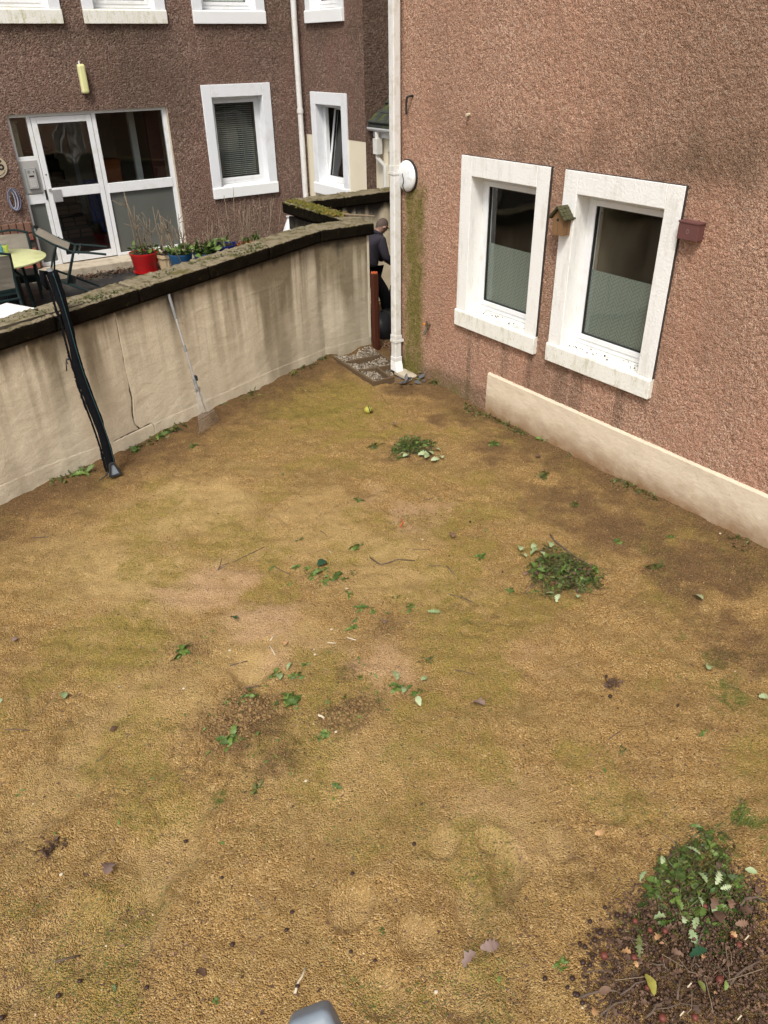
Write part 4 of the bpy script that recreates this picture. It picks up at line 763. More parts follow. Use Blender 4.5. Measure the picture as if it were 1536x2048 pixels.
def chair_parts(root):
    W2_ = .25; G = M['green_metal']
    def bar(name, pth, w_, t_=.016): return obj(name, MB().tube(pth, w_, 8, True, t_ / w_), G, root, smooth='auto')
    for s in (-1, 1):
        bar('back_leg', [(-.10, s * W2_, 0), (-.05, s * W2_, .25), (0, s * W2_, .44), (-.03, s * W2_, .70), (-.09, s * W2_ * .97, .96)], .022)
        bar('front_leg', [(.50, s * W2_, 0), (.47, s * W2_, .30), (.44, s * W2_, .63)], .022)
        bar('armrest', [(-.04, s * (W2_ + .01), .66), (.10, s * (W2_ + .03), .675), (.30, s * (W2_ + .035), .67), (.44, s * (W2_ + .02), .645), (.50, s * (W2_ + .015), .60)], .030, .014)
        bar('seat_rail', [(0, s * W2_, .43), (.25, s * W2_, .435), (.46, s * W2_, .44)], .034, .016)
    bar('top_rail', [(-.09, -W2_ * .97, .95), (-.115, -.12, .985), (-.12, 0, .995), (-.115, .12, .985), (-.09, W2_ * .97, .95)], .026, .016)
    obj('apron', MB().hexa([(.44, -W2_, .33), (.46, -W2_, .33), (.44, W2_, .33), (.46, W2_, .33), (.46, -W2_, .43), (.48, -W2_, .43), (.46, W2_, .43), (.48, W2_, .43)]), G, root, bev=.006)
    bar('cross_bar', [(-.02, -W2_, .36), (-.02, W2_, .36)], .03, .014)
    S_ = MB(); n = 7
    for k in range(n):
        f_ = k / (n - 1); z = .50 + .44 * f_; x = -.005 - .035 * sstep(.2, 1, f_) - .05 * f_; S_.v += [(x, -W2_ + .015, z), (x - .02 * math.sin(f_ * 3.1), 0, z), (x, W2_ - .015, z)]
    for k in range(n - 1): S_.f += [(3 * k, 3 * k + 1, 3 * k + 4, 3 * k + 3), (3 * k + 1, 3 * k + 2, 3 * k + 5, 3 * k + 4)]
    o = obj('back_sling', S_, M['mesh_fabric'], root); m = o.modifiers.new('solid', 'SOLIDIFY'); m.thickness = .006
    o = obj('seat_sling', MB().box((.0, -W2_ + .015, .415), (.46, W2_ - .015, .440)), M['green_metal'], root)
def chair(mat, label):
    r = thing('garden_chair', None, label, 'chair', 'green garden chairs on the terrace', mat=mat); return r
zl = Vector((-.73, .24, .30)).normalized(); xl = (Vector((-.30, .10, -.95)) - zl * Vector((-.30, .10, -.95)).dot(zl)).normalized(); yl = zl.cross(xl)
tip = Matrix((xl, yl, zl)).transposed().to_4x4(); tip.translation = Vector((3.10, 11.76, 1.13))
c0 = chair(tip, 'green garden chair tipped forward with its back on the table and legs in the air'); chair_parts(c0)
def copy_thing(o, mat, label):
    c = cp(o); c.matrix_world = mat; c['label'] = label; BASE[c.name] = Vector((0, 0, 0))
    for ch in o.children: cp(ch, c)
    return c
copy_thing(c0, Matrix.Translation((1.50, 11.33, .5)) @ Matrix.Rotation(math.radians(97), 4, 'Z'), 'upright green garden chair with beige sling back at the left picture edge')
copy_thing(c0, Matrix.Translation((2.10, 13.05, .42)) @ Matrix.Rotation(math.radians(-102), 4, 'Z'), 'green garden chair behind the round table, only the arch of its back showing')
ps = thing('parasol', (1.72, 12.2, .5), 'closed off-white parasol hanging in folds over the round table at the left edge', 'parasol')
obj('pole', MB().tube([(1.55, 12.2, .55), (1.55, 12.2, 3.2)], .022, 10), M['dark_plastic'], ps, smooth='auto'); obj('base', MB().lathe([(.25, 0), (.25, .05), (.05, .09), (.05, .2)], (1.55, 12.2, .5), 24), M['dark_plastic'], ps, smooth='auto')
cm = MB(); nn = 20; hs_ = [(1.66, .115), (1.68, .125), (1.85, .115), (2.2, .11), (2.7, .085), (3.15, .03)]
for z, r in hs_:
    for k in range(nn): an = 2 * math.pi * k / nn; q = r * (1 + .16 * (1 if k % 2 else -1)); cm.v.append((1.55 + q * math.cos(an), 12.2 + q * math.sin(an), z + (.03 * math.sin(k * 1.7) if z < 1.67 else 0)))
cm.f = [(i * nn + k, i * nn + (k + 1) % nn, (i + 1) * nn + (k + 1) % nn, (i + 1) * nn + k) for i in range(len(hs_) - 1) for k in range(nn)]
obj('canopy', cm, M['parasol'], ps, fix=True)
for nm, mt, px, lb in (('cup', 'blue_cup', 4, 'pale blue plastic cup with a dark mouth on the round table'), ('cup', 'lime_cup', 14, 'lime green plastic cup with a dark mouth on the round table')):
    p = at(px, 508, 1.235); t = thing(nm, tuple(p), lb, 'cup'); obj('body', MB().lathe([(.02, 0), (.022, .02), (.032, .07), (.044, .11), (.042, .125), (.03, .128), (.026, .12), (.010, .03)], tuple(p), 18), M[mt], t, smooth='auto'); obj('mouth', MB().tube([(p[0], p[1], p[2] + .122), (p[0], p[1], p[2] + .127)], .025, 14), M['dark_plastic'], t)
e1 = np.array([.29, -.56]); e1 /= np.linalg.norm(e1); e2 = np.array([-e1[1], e1[0]]) * -1; c_ = np.array([1.48, 10.66])
wt = thing('side_table', (1.3, 10.2, .5), 'white marbled rectangular table just behind the garden wall coping', 'table')
qd = [c_, c_ + e1 * 1.0, c_ + e1 * 1.0 + e2 * 1.1, c_ + e2 * 1.1]
obj('table_top', MB().prism([tuple(p) for p in qd], .965, 1.0), M['white_top'], wt, bev=.005)
for a, b in ((.1, .1), (.9, .1), (.9, 1.0), (.1, 1.0)): p = c_ + e1 * a + e2 * b; obj('leg', MB().tube([(p[0], p[1], .5), (p[0], p[1], .965)], .02, 8), M['green_metal'], wt)
# --- pots
LEAF = [(0, 0, 0), (.22, .16, .05), (.22, -.16, .05), (.55, .22, .06), (.55, -.22, .06), (.85, .10, .0), (.85, -.10, .0), (1, 0, -.05), (.5, 0, 0.0)]
LEAFT = [(0, 8, 1), (0, 2, 8), (1, 8, 3), (2, 4, 8), (3, 8, 5), (4, 6, 8), (5, 8, 7), (6, 7, 8)]
LF = np.array(LEAF); LT = np.array(LEAFT)
def leafpile(name, pos, R, sc, mat, parent, tint=None, kind='stuff', tv=LF, tf=LT):
    n = len(pos); V, F = cloud(tv, tf, pos, R, np.asarray(sc).reshape(n, -1) * np.ones((n, 3))); tint = RNG.uniform(0, 1, n) if tint is None else tint
    o = npmesh(name, V, F, M[mat] if isinstance(mat, str) else mat, parent, dict(tint=np.repeat(tint, len(tv))), True)
    if kind: o['kind'] = kind
    return o
def rot_up(n, up=.9, spread=.5):                          # leaves that rise and arch outwards
    R = np.zeros((n, 3, 3))
    for i in range(n): R[i] = np.array(Matrix.Rotation(RNG.uniform(0, 6.28), 3, 'Z') @ Matrix.Rotation(-abs(RNG.normal(up, spread)), 3, 'Y') @ Matrix.Rotation(RNG.normal(0, .5), 3, 'X'))
    return R
def pot(px, py, zr, r, hgt, kind, label, leaves=0, stalks=0, sh=.9, seed=1, lsize=.11):
    p = at(px, py, zr); x, y = p[0], p[1]; z0 = .5; t = thing('potted_plant', (x, y, z0), label, 'plant pot', 'flower pots along the terrace'); hgt = zr - z0; rr = random.Random(seed)
    mats = dict(red='pot_red', blue='pot_blue', cream='pot_cream', cobalt='pot_cobalt', orange='pot_orange')
    if kind == 'cream':
        mb = MB(); n = 32
        for rad, z in [(r * .62, 0), (r * .66, .01), (r * .88, hgt * .80), (r, hgt * .84), (r, hgt), (r * .86, hgt), (r * .84, hgt * .8)]:
            for k in range(n): an = 2 * math.pi * k / n; fl = (.045 if k % 2 else -.03) if .005 < z < hgt * .81 and rad < r * .9 else 0; sq = 1 / max(abs(math.cos(an)), abs(math.sin(an))) ** .55; q = rad * (1 + fl) * sq; mb.v.append((x + q * math.cos(an) * .9, y + q * math.sin(an) * .9, z0 + z))
        mb.f = [(i * n + k, i * n + (k + 1) % n, (i + 1) * n + (k + 1) % n, (i + 1) * n + k) for i in range(6) for k in range(n)] + [tuple(range(6 * n, 7 * n))]
        obj('pot', mb, M['pot_cream'], t)
    else:
        obj('pot', MB().lathe([(r * .72, 0), (r * .78, .02), (r * .95, hgt * .85), (r, hgt * .9), (r * 1.02, hgt), (r * .95, hgt), (r * .9, hgt * .85)], (x, y, z0), 32), M[mats[kind]], t, smooth='auto')
        if kind == 'red': obj('saucer', MB().lathe([(r * .80, 0), (r * .92, .035), (r * .88, .035), (r * .7, .012)], (x, y, z0 + .001), 28), M['pot_red'], t, smooth='auto')
    obj('soil', MB().lathe([(r * .80, hgt - .05), (r * .88, hgt - .03), (r * .4, hgt - .01), (.01, hgt)], (x, y, z0), 20), M['soil'], t, smooth=True)
    if leaves:
        a = RNG.uniform(0, 6.28, leaves); q = r * .95 * np.sqrt(RNG.uniform(0, 1, leaves)); pos = np.stack([x + q * np.cos(a), y + q * np.sin(a), z0 + hgt - .02 + RNG.uniform(0, .10, leaves)], 1)
        leafpile('foliage', pos, rot_up(leaves, .5, .5), RNG.uniform(lsize * .5, lsize * 1.3, leaves), 'weed', t, RNG.uniform(0, .85, leaves))
    for k in range(stalks):
        an = rr.uniform(0, 6.28); q = r * rr.uniform(.1, .8); b = Vector((x + q * math.cos(an), y + q * math.sin(an), z0 + hgt - .03)); lean = Vector((rr.uniform(-.22, .22), rr.uniform(-.15, .15), 1)).normalized(); L = sh * rr.uniform(.45, 1.05); pts = [b + lean * L * f_ + Vector((rr.uniform(-1, 1), rr.uniform(-1, 1), 0)) * .014 for f_ in (0, .33, .66, 1)]
        s = MB().tube(pts, [.010, .0085, .006, .004], 6)
        for _ in range(rr.randint(1, 3)):
            f_ = rr.uniform(.3, .9); q0 = b + lean * L * f_; d = Vector((rr.uniform(-1, 1), rr.uniform(-.6, .6), rr.uniform(.1, 1))).normalized() * rr.uniform(.08, .28); s.tube([q0, q0 + d * .5, q0 + d], [.006, .005, .003], 5)
        obj('stalk', s, M['stalk'], t, smooth=True)
    return t
pot(287, 504, .84, .235, .34, 'red', 'bright red glazed pot with tall dry stalks beside the entrance', 60, 9, .95, 4)
pot(333, 507, .80, .19, .3, 'cream', 'fluted cream planter with dry twigs, between the red and blue pots', 14, 8, .75, 5)
pot(360, 506, .82, .20, .32, 'blue', 'blue pot with leafy weeds next to the cream planter', 110, 6, .75, 6)
pot(411, 504, .80, .21, .3, 'blue', 'blue pot filled with fresh green tufts, right of the first blue pot', 150, 3, .5, 7, .13)
pot(446, 488, .86, .23, .36, 'cobalt', 'empty looking dark cobalt bowl with a patterned rim', 20, 2, .5, 8)
pot(500, 487, .80, .22, .3, 'orange', 'orange clay pot mostly hidden behind the wall coping', 40, 4, .7, 9)
for i, (px, py, hgt) in enumerate([(395, 505, .75), (430, 495, .8), (470, 488, 1.0), (497, 483, 1.1), (520, 478, 1.0), (548, 472, 1.0), (455, 492, .7), (560, 466, .8)]):
    p = at(px, py, .9); rr = random.Random(60 + i); s = MB()
    for k in range(3):
        b = Vector((p[0] + rr.uniform(-.12, .12), p[1] + .3 + rr.uniform(-.1, .2), .5)); tp = b + Vector((rr.uniform(-.25, .25), rr.uniform(-.1, .1), hgt * rr.uniform(.8, 1.15))); md = (b + tp) / 2 + Vector((rr.uniform(-.04, .04), 0, 0)); s.tube([b, md, tp], [.007, .006, .004], 5)
        for _ in range(2): f_ = rr.uniform(.5, .9); q0 = b.lerp(tp, f_); s.tube([q0, q0 + Vector((rr.uniform(-.15, .15), 0, rr.uniform(.0, .15)))], .003, 4)
    tag(obj('dry_stalks', s, M['stalk'], smooth=True), ['thin dry stalks standing right behind the second blue pot', 'thin dry stalks behind the cobalt bowl, on its left', 'tall dry stalks between the cobalt bowl and the orange pot', 'tallest dry stalks, directly behind the orange pot', 'dry stalks just right of the orange pot', 'dry stalks under the right side of the blinded window', 'short dry stalks in front of the tall stalks by the cobalt bowl', 'dry stalks nearest the white sack'][i], 'dry plant', 'dry stalks behind the coping')
n = 500; p0 = at(300, 548, .5); pos = np.stack([RNG.uniform(3.0, 4.9, n), 13.45 - np.abs(RNG.normal(0, .16, n)), np.full(n, .505) + RNG.uniform(0, .05, n)], 1)
leafpile('fallen_leaves', pos, rots(n, .5), RNG.uniform(.03, .08, n), 'brown_leaf', None, RNG.uniform(0, .6, n))
t = thing('refuse_sack', tuple(at(581, 470, .95)), 'slumped white and grey plastic sack by the block wall', 'sack'); p = at(581, 474, .95)
obj('bag', MB().lathe([(.14, -.45), (.17, -.35), (.155, -.1), (.12, .1), (.07, .22), (.03, .30), (.05, .34)], tuple(p), 9), M['sack'], t); obj('band', MB().lathe([(.158, -.13), (.163, -.05), (.14, .02)], tuple(p), 9), M['grip'], t)
tag(obj('cane', MB().tube([(5.80, 9.55, 1.735), (6.12, 9.16, 1.722)], .012, 7), M['stalk'], smooth='auto'), 'short length of cane lying on the mossy coping at the wall end', 'cane')
# ================================================================== BY THE GATE
gp = thing('gate_post', (5.85, 8.80, 0), 'red-brown stained timber gate post with orange crumbs on its rotten top', 'post')
obj('post', MB().hexa([(5.80, 8.73, -.05), (5.885, 8.73, -.05), (5.80, 8.81, -.05), (5.885, 8.81, -.05), (5.79, 8.73, 1.07), (5.875, 8.73, 1.07), (5.79, 8.81, 1.07), (5.875, 8.81, 1.07)]), M['post'], gp, bev=.006)
obj('rebate', MB().box((5.835, 8.718, .05), (5.850, 8.729, .85)), M['post'], gp)
cr = RNG.uniform(0, 1, (14, 3)); cm = MB()
for q in cr: c = (5.797 + .068 * q[0], 8.737 + .065 * q[1], 1.068); r_ = .006 + .008 * q[2]; cm.lathe([(r_, 0), (r_ * 1.1, .012), (r_ * .4, .028)], c, 5)
obj('crumbs', cm, M['orange'], gp)['kind'] = 'stuff'
cl3 = lambda x, y: (560 + x / 4.518, 360 + y / 4.518)
te = thing('timber_edging', (5.4, 8.2, 0), 'weathered timber boards framing small gravel bays at the foot of the downpipe', 'edging')
def g3(x, y, z=.03): p = at(*cl3(x, y), z); return (p[0], p[1])
for (a, b), (c, d) in [((480, 1600), (850, 1835)), ((600, 1650), (900, 1590)), ((720, 1730), (1010, 1680)), ((800, 1500), (1010, 1650)), ((835, 1838), (1030, 1785)), ((880, 1705), (1005, 1795))]:
    p, q = g3(a, b), g3(c, d); obj('board', MB().beam((*p, .0), (*q, .0), .03, .10), M['timber'], te, bev=.004)
bl_ = np.array([g3(*q) for q in [(480, 1600), (850, 1835), (1030, 1785), (1010, 1650), (800, 1500)]])
def inside(P, poly):
    r = np.zeros(len(P), bool); j = len(poly) - 1
    for i in range(len(poly)):
        c = ((poly[i][1] > P[:, 1]) != (poly[j][1] > P[:, 1])) & (P[:, 0] < (poly[j][0] - poly[i][0]) * (P[:, 1] - poly[i][1]) / (poly[j][1] - poly[i][1] + 1e-9) + poly[i][0]); r ^= c; j = i
    return r
OCT = np.array([(1, 0, 0), (-1, 0, 0), (0, 1, 0), (0, -1, 0), (0, 0, .8), (0, 0, -.8)]); OCF = np.array([(0, 2, 4), (2, 1, 4), (1, 3, 4), (3, 0, 4), (2, 0, 5), (1, 2, 5), (3, 1, 5), (0, 3, 5)])
P = RNG.uniform((4.9, 7.5), (5.95, 9.0), (6000, 2)); P = P[inside(P, bl_)]; n = len(P)
leafpile('gravel', np.column_stack([P, gz(P[:, 0], P[:, 1]) + RNG.uniform(.0, .035, n)]), rots(n, .6), RNG.uniform(.008, .022, (n, 3)), 'chip', None, RNG.beta(2, 2, n), tv=OCT, tf=OCF)
P = RNG.uniform((5.95, 8.0), (7.4, 10.7), (5000, 2)); n = len(P)
leafpile('gravel', np.column_stack([P, RNG.uniform(-.02, .02, n)]), rots(n, .6), RNG.uniform(.008, .02, (n, 3)), 'brown_leaf', None, RNG.uniform(.3, 1, n), tv=OCT, tf=OCF)
tag(obj('drain_slab', MB().box((5.52, 7.55, -.03), (5.69, 7.87, .02)), M['concrete'], bev=.01), 'small grey concrete slab in the corner under the downpipe shoe', 'slab')
scr_ = thing('plastic_scrap', tuple(gat(822, 768)), 'crumpled dark grey plastic scraps heaped below the downpipe', 'scraps')
n = 26; b_ = gat(822, 766); pos = np.stack([b_[0] + RNG.normal(0, .13, n), b_[1] + RNG.normal(0, .05, n), np.full(n, .02) + RNG.uniform(0, .03, n)], 1)
leafpile('scrap', pos, rots(n, .6), RNG.uniform(.05, .13, (n, 1)), 'grey_scrap', scr_, kind='stuff')
# --- the man in the passage
pr = thing('person', (6.62, 9.86, 0), 'stooping man with cropped hair, glasses, grey fleece and black trousers behind the gate post', 'person')
def skinbody(name, V, E, R, mat, parent, sub=2):
    me = bpy.data.meshes.new(name); b = BASE[root_of(parent).name]; me.from_pydata([Vector(v) - b for v in V], E, []); o = link(name, me, mat, parent)
    m = o.modifiers.new('skin', 'SKIN'); m.use_smooth_shade = True
    for i, r in enumerate(R): sv = me.skin_vertices[0].data[i]; sv.radius = r if hasattr(r, '__len__') else (r, r); sv.use_root = (i == 0)
    o.modifiers.new('sub', 'SUBSURF').levels = sub; o.modifiers['sub'].render_levels = sub; return o
bx_, by_ = 6.455, 9.905
V_ = [(bx_, by_, .80), (bx_ + .03, by_, .95), (bx_ + .09, by_, 1.10), (bx_ + .16, by_, 1.24), (bx_ + .20, by_, 1.30), (bx_ + .235, by_, 1.335),       # pelvis..neck
      (bx_ + .16, by_ - .17, 1.235), (bx_ + .20, by_ - .215, 1.00), (bx_ + .40, by_ - .16, .86), (bx_ + .47, by_ - .14, .83),
      (bx_ + .16, by_ + .17, 1.235), (bx_ + .22, by_ + .215, 1.00), (bx_ + .42, by_ + .14, .86), (bx_ + .49, by_ + .12, .83),
      (bx_ + .0, by_ - .09, .76), (bx_ + .22, by_ - .16, .44), (bx_ + .25, by_ - .17, .09), (bx_ + .0, by_ + .09, .76), (bx_ + .05, by_ + .14, .42), (bx_ - .12, by_ + .14, .09), (bx_ + .39, by_ - .18, .04), (bx_ + .02, by_ + .15, .04)]
jac = skinbody('jacket', V_[:4] + [V_[4]] + V_[6:9] + V_[10:13], [(0, 1), (1, 2), (2, 3), (3, 4), (3, 5), (5, 6), (6, 7), (3, 8), (8, 9), (9, 10)], [(.15, .19), (.135, .18), (.14, .20), (.12, .18), .075, .085, .07, .05, .085, .07, .05], M['jacket'], pr)
skinbody('trousers', [V_[0], V_[14], V_[15], V_[16], V_[17], V_[18], V_[19]], [(0, 1), (1, 2), (2, 3), (0, 4), (4, 5), (5, 6)], [(.16, .19), .125, .10, .07, .12, .09, .065], M['trouser'], pr)
for a, b in ((16, 20), (19, 21)): skinbody('shoe', [V_[a], tuple((Vector(V_[a]) + Vector(V_[b])) / 2 - Vector((0, 0, .02))), V_[b]], [(0, 1), (1, 2)], [.052, .05, .035], M['sack_black'], pr)
hc = Vector((bx_ + .285, by_ - .01, 1.405)); hd = bmesh.new(); bmesh.ops.create_uvsphere(hd, u_segments=28, v_segments=20, radius=1)
for v in hd.verts:
    x, y, z = v.co; 
    f_ = 1 - .18 * max(0, -z) ; v.co = Vector((x * .098 * (1 - .1 * max(0, -z)), y * .076 * f_, z * .118))
    if x > .75 and -.35 < z < .12 and abs(y) < .28: v.co.x += .020 * (1 - abs(y) / .28) * (1 - abs(z + .1) / .3)     # nose
    if x > .8 and abs(z - .1) < .15 and .2 < abs(y) < .5: v.co.x -= .008                                             # eye sockets
    if x > .5 and z < -.75: v.co.x += .012                                                                            # chin
rt = Matrix.Rotation(math.radians(32), 3, 'Y') @ Matrix.Rotation(math.radians(0), 3, 'Z')
hm = MB(); hd.verts.ensure_lookup_table(); hm.v = [tuple(hc + rt @ v.co) for v in hd.verts]; hm.f = [tuple(v.index for v in f.verts) for f in hd.faces]
neck = MB(); head = obj('head', hm, M['skin'], pr, smooth=True)
obj('neck', MB().tube([Vector(V_[4]) - Vector((.02, 0, .02)), hc + rt @ Vector((-.03, 0, -.07))], [.062, .055], 14), M['skin'], pr, smooth='auto')
hr = MB(); idx = {}
for f in hd.faces:
    c = f.calc_center_median()
    if c.z > .035 - max(0, -c.x) * 1.0 and c.x < .055:
        q = []
        for v in f.verts:
            if v.index not in idx: idx[v.index] = len(hr.v); hr.v.append(tuple(hc + rt @ (v.co * 1.03)))
            q.append(idx[v.index])
        hr.f.append(tuple(q))
obj('hair', hr, M['hair'], head, smooth=True)
for s in (-1, 1): 
    obj('ear', MB().lathe([(.026, 0), (.03, .008), (.018, .014)], (0, 0, 0), 10).v and MB().tube([hc + rt @ Vector((-.005, s * .072, -.01)), hc + rt @ Vector((-.015, s * .090, -.005))], [.030, .022], 10, True, .7), M['skin'], head, smooth=True)
    obj('eye', MB().tube([hc + rt @ Vector((.084, s * .030, .012)), hc + rt @ Vector((.090, s * .030, .012))], .010, 10), M['gasket'], head)
gl_ = MB()
for s in (-1, 1):
    gl_.tube([hc + rt @ Vector((.10, s * .033 + .024 * math.cos(a), .010 + .019 * math.sin(a))) for a in np.linspace(0, 6.283, 13)], .0035, 5, False); gl_.tube([hc + rt @ Vector((.10, s * .058, .014)), hc + rt @ Vector((.02, s * .082, .012)), hc + rt @ Vector((-.02, s * .082, -.002))], .0045, 5)
gl_.tube([hc + rt @ Vector((.104, -.010, .012)), hc + rt @ Vector((.104, .010, .012))], .004, 5); obj('glasses', gl_, M['gasket'], head)
obj('mouth', MB().tube([hc + rt @ Vector((.088, -.022, -.062)), hc + rt @ Vector((.095, 0, -.064)), hc + rt @ Vector((.088, .022, -.062))], .004, 5), plain('lips', (.28, .12, .10), .6), head)
obj('collar', MB().tube([Vector(V_[4]) + Vector((.0, .085 * math.sin(a), 0)) + rt @ Vector((.075 * math.cos(a) - .005, 0, .012)) for a in np.linspace(0, 6.283, 17)], .026, 8, False), M['collar'], jac, smooth=True)
for s in (-1, 1):                                         # hands: palm with four bent fingers and a thumb, closed on the handle of the sack
    wv = Vector(V_[8] if s < 0 else V_[12]); pm_ = wv + Vector((.07, .01 * -s, -.03)); HV = [tuple(wv), tuple(pm_)]; HE = [(0, 1)]; HR = [.030, (.034, .020)]
    for k in range(4):
        o0 = Vector((.04, (k - 1.5) * .019, -.004)); L_ = (.036, .042, .040, .032)[k]; i0 = len(HV); HV += [tuple(pm_ + o0), tuple(pm_ + o0 + Vector((L_, 0, -.012))), tuple(pm_ + o0 + Vector((L_ + .012, 0, -.040))), tuple(pm_ + o0 + Vector((L_ - .012, 0, -.056)))]; HE += [(1, i0), (i0, i0 + 1), (i0 + 1, i0 + 2), (i0 + 2, i0 + 3)]; HR += [.010, .009, .0085, .0075]
    i0 = len(HV); HV += [tuple(pm_ + Vector((.0, s * .034, -.012))), tuple(pm_ + Vector((.035, s * .045, -.032))), tuple(pm_ + Vector((.052, s * .03, -.05)))]; HE += [(1, i0), (i0, i0 + 1), (i0 + 1, i0 + 2)]; HR += [.012, .010, .008]
    skinbody('hand', HV, HE, HR, M['skin'], pr, 2)
bs = thing('black_sack', (7.02, 9.75, 0), 'black rubbish sack gathered up in front of the stooping man', 'sack')
sm = MB(); nn = 18
for r, z in [(.02, -.01), (.22, .0), (.27, .12), (.25, .32), (.20, .50), (.12, .66), (.07, .74), (.11, .80)]:
    for k in range(nn): an = 2 * math.pi * k / nn; q = r * (1 + .12 * math.sin(k * 2.3 + z * 9)); sm.v.append((7.05 + q * math.cos(an), 9.75 + q * math.sin(an), z))
sm.f = [(i * nn + k, i * nn + (k + 1) % nn, (i + 1) * nn + (k + 1) % nn, (i + 1) * nn + k) for i in range(7) for k in range(nn)] + [tuple(range(nn))]
obj('bag', sm, M['sack_black'], bs, smooth=True)
p = at(765, 655, .12)
dl_ = thing('dark_bin_lid', (p[0], p[1], 0), 'low dark heap of bags on the passage ground behind the gate post', 'bags')
sm = MB()
for (ox, oy, r, hh) in [(0, 0, .26, .36), (-.22, .22, .24, .40), (.24, .16, .24, .3)]:
    i0 = len(sm.v)
    pf = [(r * .9, 0), (r, hh * .3), (r * .85, hh * .7), (r * .4, hh), (.02, hh * 1.02)]
    for rr_, z in pf:
        for k in range(nn): an = 2 * math.pi * k / nn; q = rr_ * (1 + .14 * math.sin(k * 2.1 + z * 12 + ox * 9)); sm.v.append((p[0] + ox + q * math.cos(an), p[1] + oy + q * math.sin(an), z))
    sm.f += [(i0 + i * nn + k, i0 + i * nn + (k + 1) % nn, i0 + (i + 1) * nn + (k + 1) % nn, i0 + (i + 1) * nn + k) for i in range(4) for k in range(nn)]
dl_.name = 'bag_heap'; BASE['bag_heap'] = Vector((p[0], p[1], 0)); obj('bag', sm, M['sack_black'], dl_, smooth=True)
# ================================================================== LEANING ON THE GARDEN WALL
f0 = Vector(gat(228, 952)) + Vector((0, 0, .03)); f1 = Vector((1.497, 7.50, 1.60)); ax = (f1 - f0)
best = min(np.linspace(.9, 1.7, 161), key=lambda t_: abs(proj(f0 + ax * t_)[1] - 540)); Ltop = f0 + ax * best
fb = thing('fabric_bundle', tuple(f0), 'long black fabric-wrapped pole with teal piping leaning over the garden wall', 'covered pole')
axn = ax.normalized(); side = axn.cross(Vector((0, -1, 0))).normalized(); frn = side.cross(axn).normalized()
if frn.y > 0: frn = -frn
LEN = (Ltop - f0).length; nst, nr = 90, 18; cm = MB(); 
for i in range(nst + 1):
    f_ = i / nst; c = f0 + axn * (LEN * f_) + side * (.012 * math.sin(f_ * 9) + .01 * (vn(f_ * 7, 0, 81) - .5))
    wd_ = .042 + .009 * (fbm(f_ * 9, 3.1, 82, 3) - .5) * 2 + .012 * sstep(.75, .98, f_) - .02 * sstep(.06, 0, f_) * 0; dp_ = .034 + .02 * (fbm(f_ * 6, 7.7, 83, 2))
    if i in (0, nst): wd_ *= .6; dp_ *= .6
    for k in range(nr):
        an = 2 * math.pi * k / nr; e = 1 + .35 * (fbm(f_ * 30 + 3 * math.cos(an), 4 * math.sin(an) + 9, 84, 3) - .5)
        cm.v.append(tuple(c + side * math.cos(an) * wd_ * e + frn * math.sin(an) * dp_ * e))
cm.f = [(i * nr + k, i * nr + (k + 1) % nr, (i + 1) * nr + (k + 1) % nr, (i + 1) * nr + k) for i in range(nst) for k in range(nr)] + [tuple(range(nr)), tuple(range(nst * nr, nst * nr + nr))]
bun = obj('cover', cm, M['black_fabric'], fb, smooth=True)
pp = [f0 + axn * (LEN * f_) + frn * (.050 + .016 * fbm(f_ * 6, 7.7, 83, 2)) + side * (.012 * math.sin(f_ * 9) + .012 + .012 * math.sin(f_ * 4 + 1)) for f_ in np.linspace(.01, .99, 50)]
obj('piping', MB().tube(pp, .0035, 6), M['teal'], fb, smooth=True)
for j, (fa, fb_, off) in enumerate([(.02, .5, -.066), (.45, .82, -.062), (.8, .99, -.07)]):      # ruffled loose edges
    s = MB(); m = 60
    for i in range(m + 1):
        f_ = fa + (fb_ - fa) * i / m; c = f0 + axn * (LEN * f_) + side * (.012 * math.sin(f_ * 9)); w_ = .002 + .011 * abs(vn(i * .9, j, 85)); 
        s.v += [tuple(c + side * off * .8 + frn * .01), tuple(c + side * (off + math.copysign(w_, off)) + frn * (.02 * (vn(i * 1.3, j, 86) - .5)))]
    s.f = [(2 * i, 2 * i + 1, 2 * i + 3, 2 * i + 2) for i in range(m)]; obj('ruffle', s, M['black_fabric'], fb, smooth=True)
obj('foot', MB().hexa([tuple(f0 + side * a * .05 + frn * (.04 + b * .035) + axn * c) for c in (.0, .11) for b in (-1, 1) for a in ((-1, 1) if c == 0 else (-.5, .5))]), M['grey_plastic'], fb, bev=.008)
fs = MB(); fr_ = f0 + frn * .078
for a, b in (((-.055, 0), (.055, 0)), ((-.055, 0), (-.02, .13)), ((.055, 0), (.02, .13)), ((-.02, .13), (.02, .13))): fs.beam(fr_ + side * a[0] + axn * a[1], fr_ + side * b[0] + axn * b[1], .022, .022, up=tuple(frn))
obj('foot_frame', fs, M['dark_plastic'], fb, bev=.005)
obj('strap', MB().tube([f0 + axn * .03 - side * .05, f0 + axn * .01 - side * .08 + frn * .03, Vector((f0.x - .17, f0.y - .06, .012))], [.012, .010, .006], 6, True, .5), M['dark_plastic'], fb)
kk = f0 + axn * LEN * .60; obj('tie', MB().tube([kk - side * .06, kk - side * .10 + axn * .01, kk - side * .115 - axn * .03, kk - side * .13 - axn * .10], .006, 5).tube([kk - side * .07, kk - side * .11 + frn * .02, kk - side * .10 - axn * .04], .006, 5), M['dark_plastic'], fb, smooth=True)
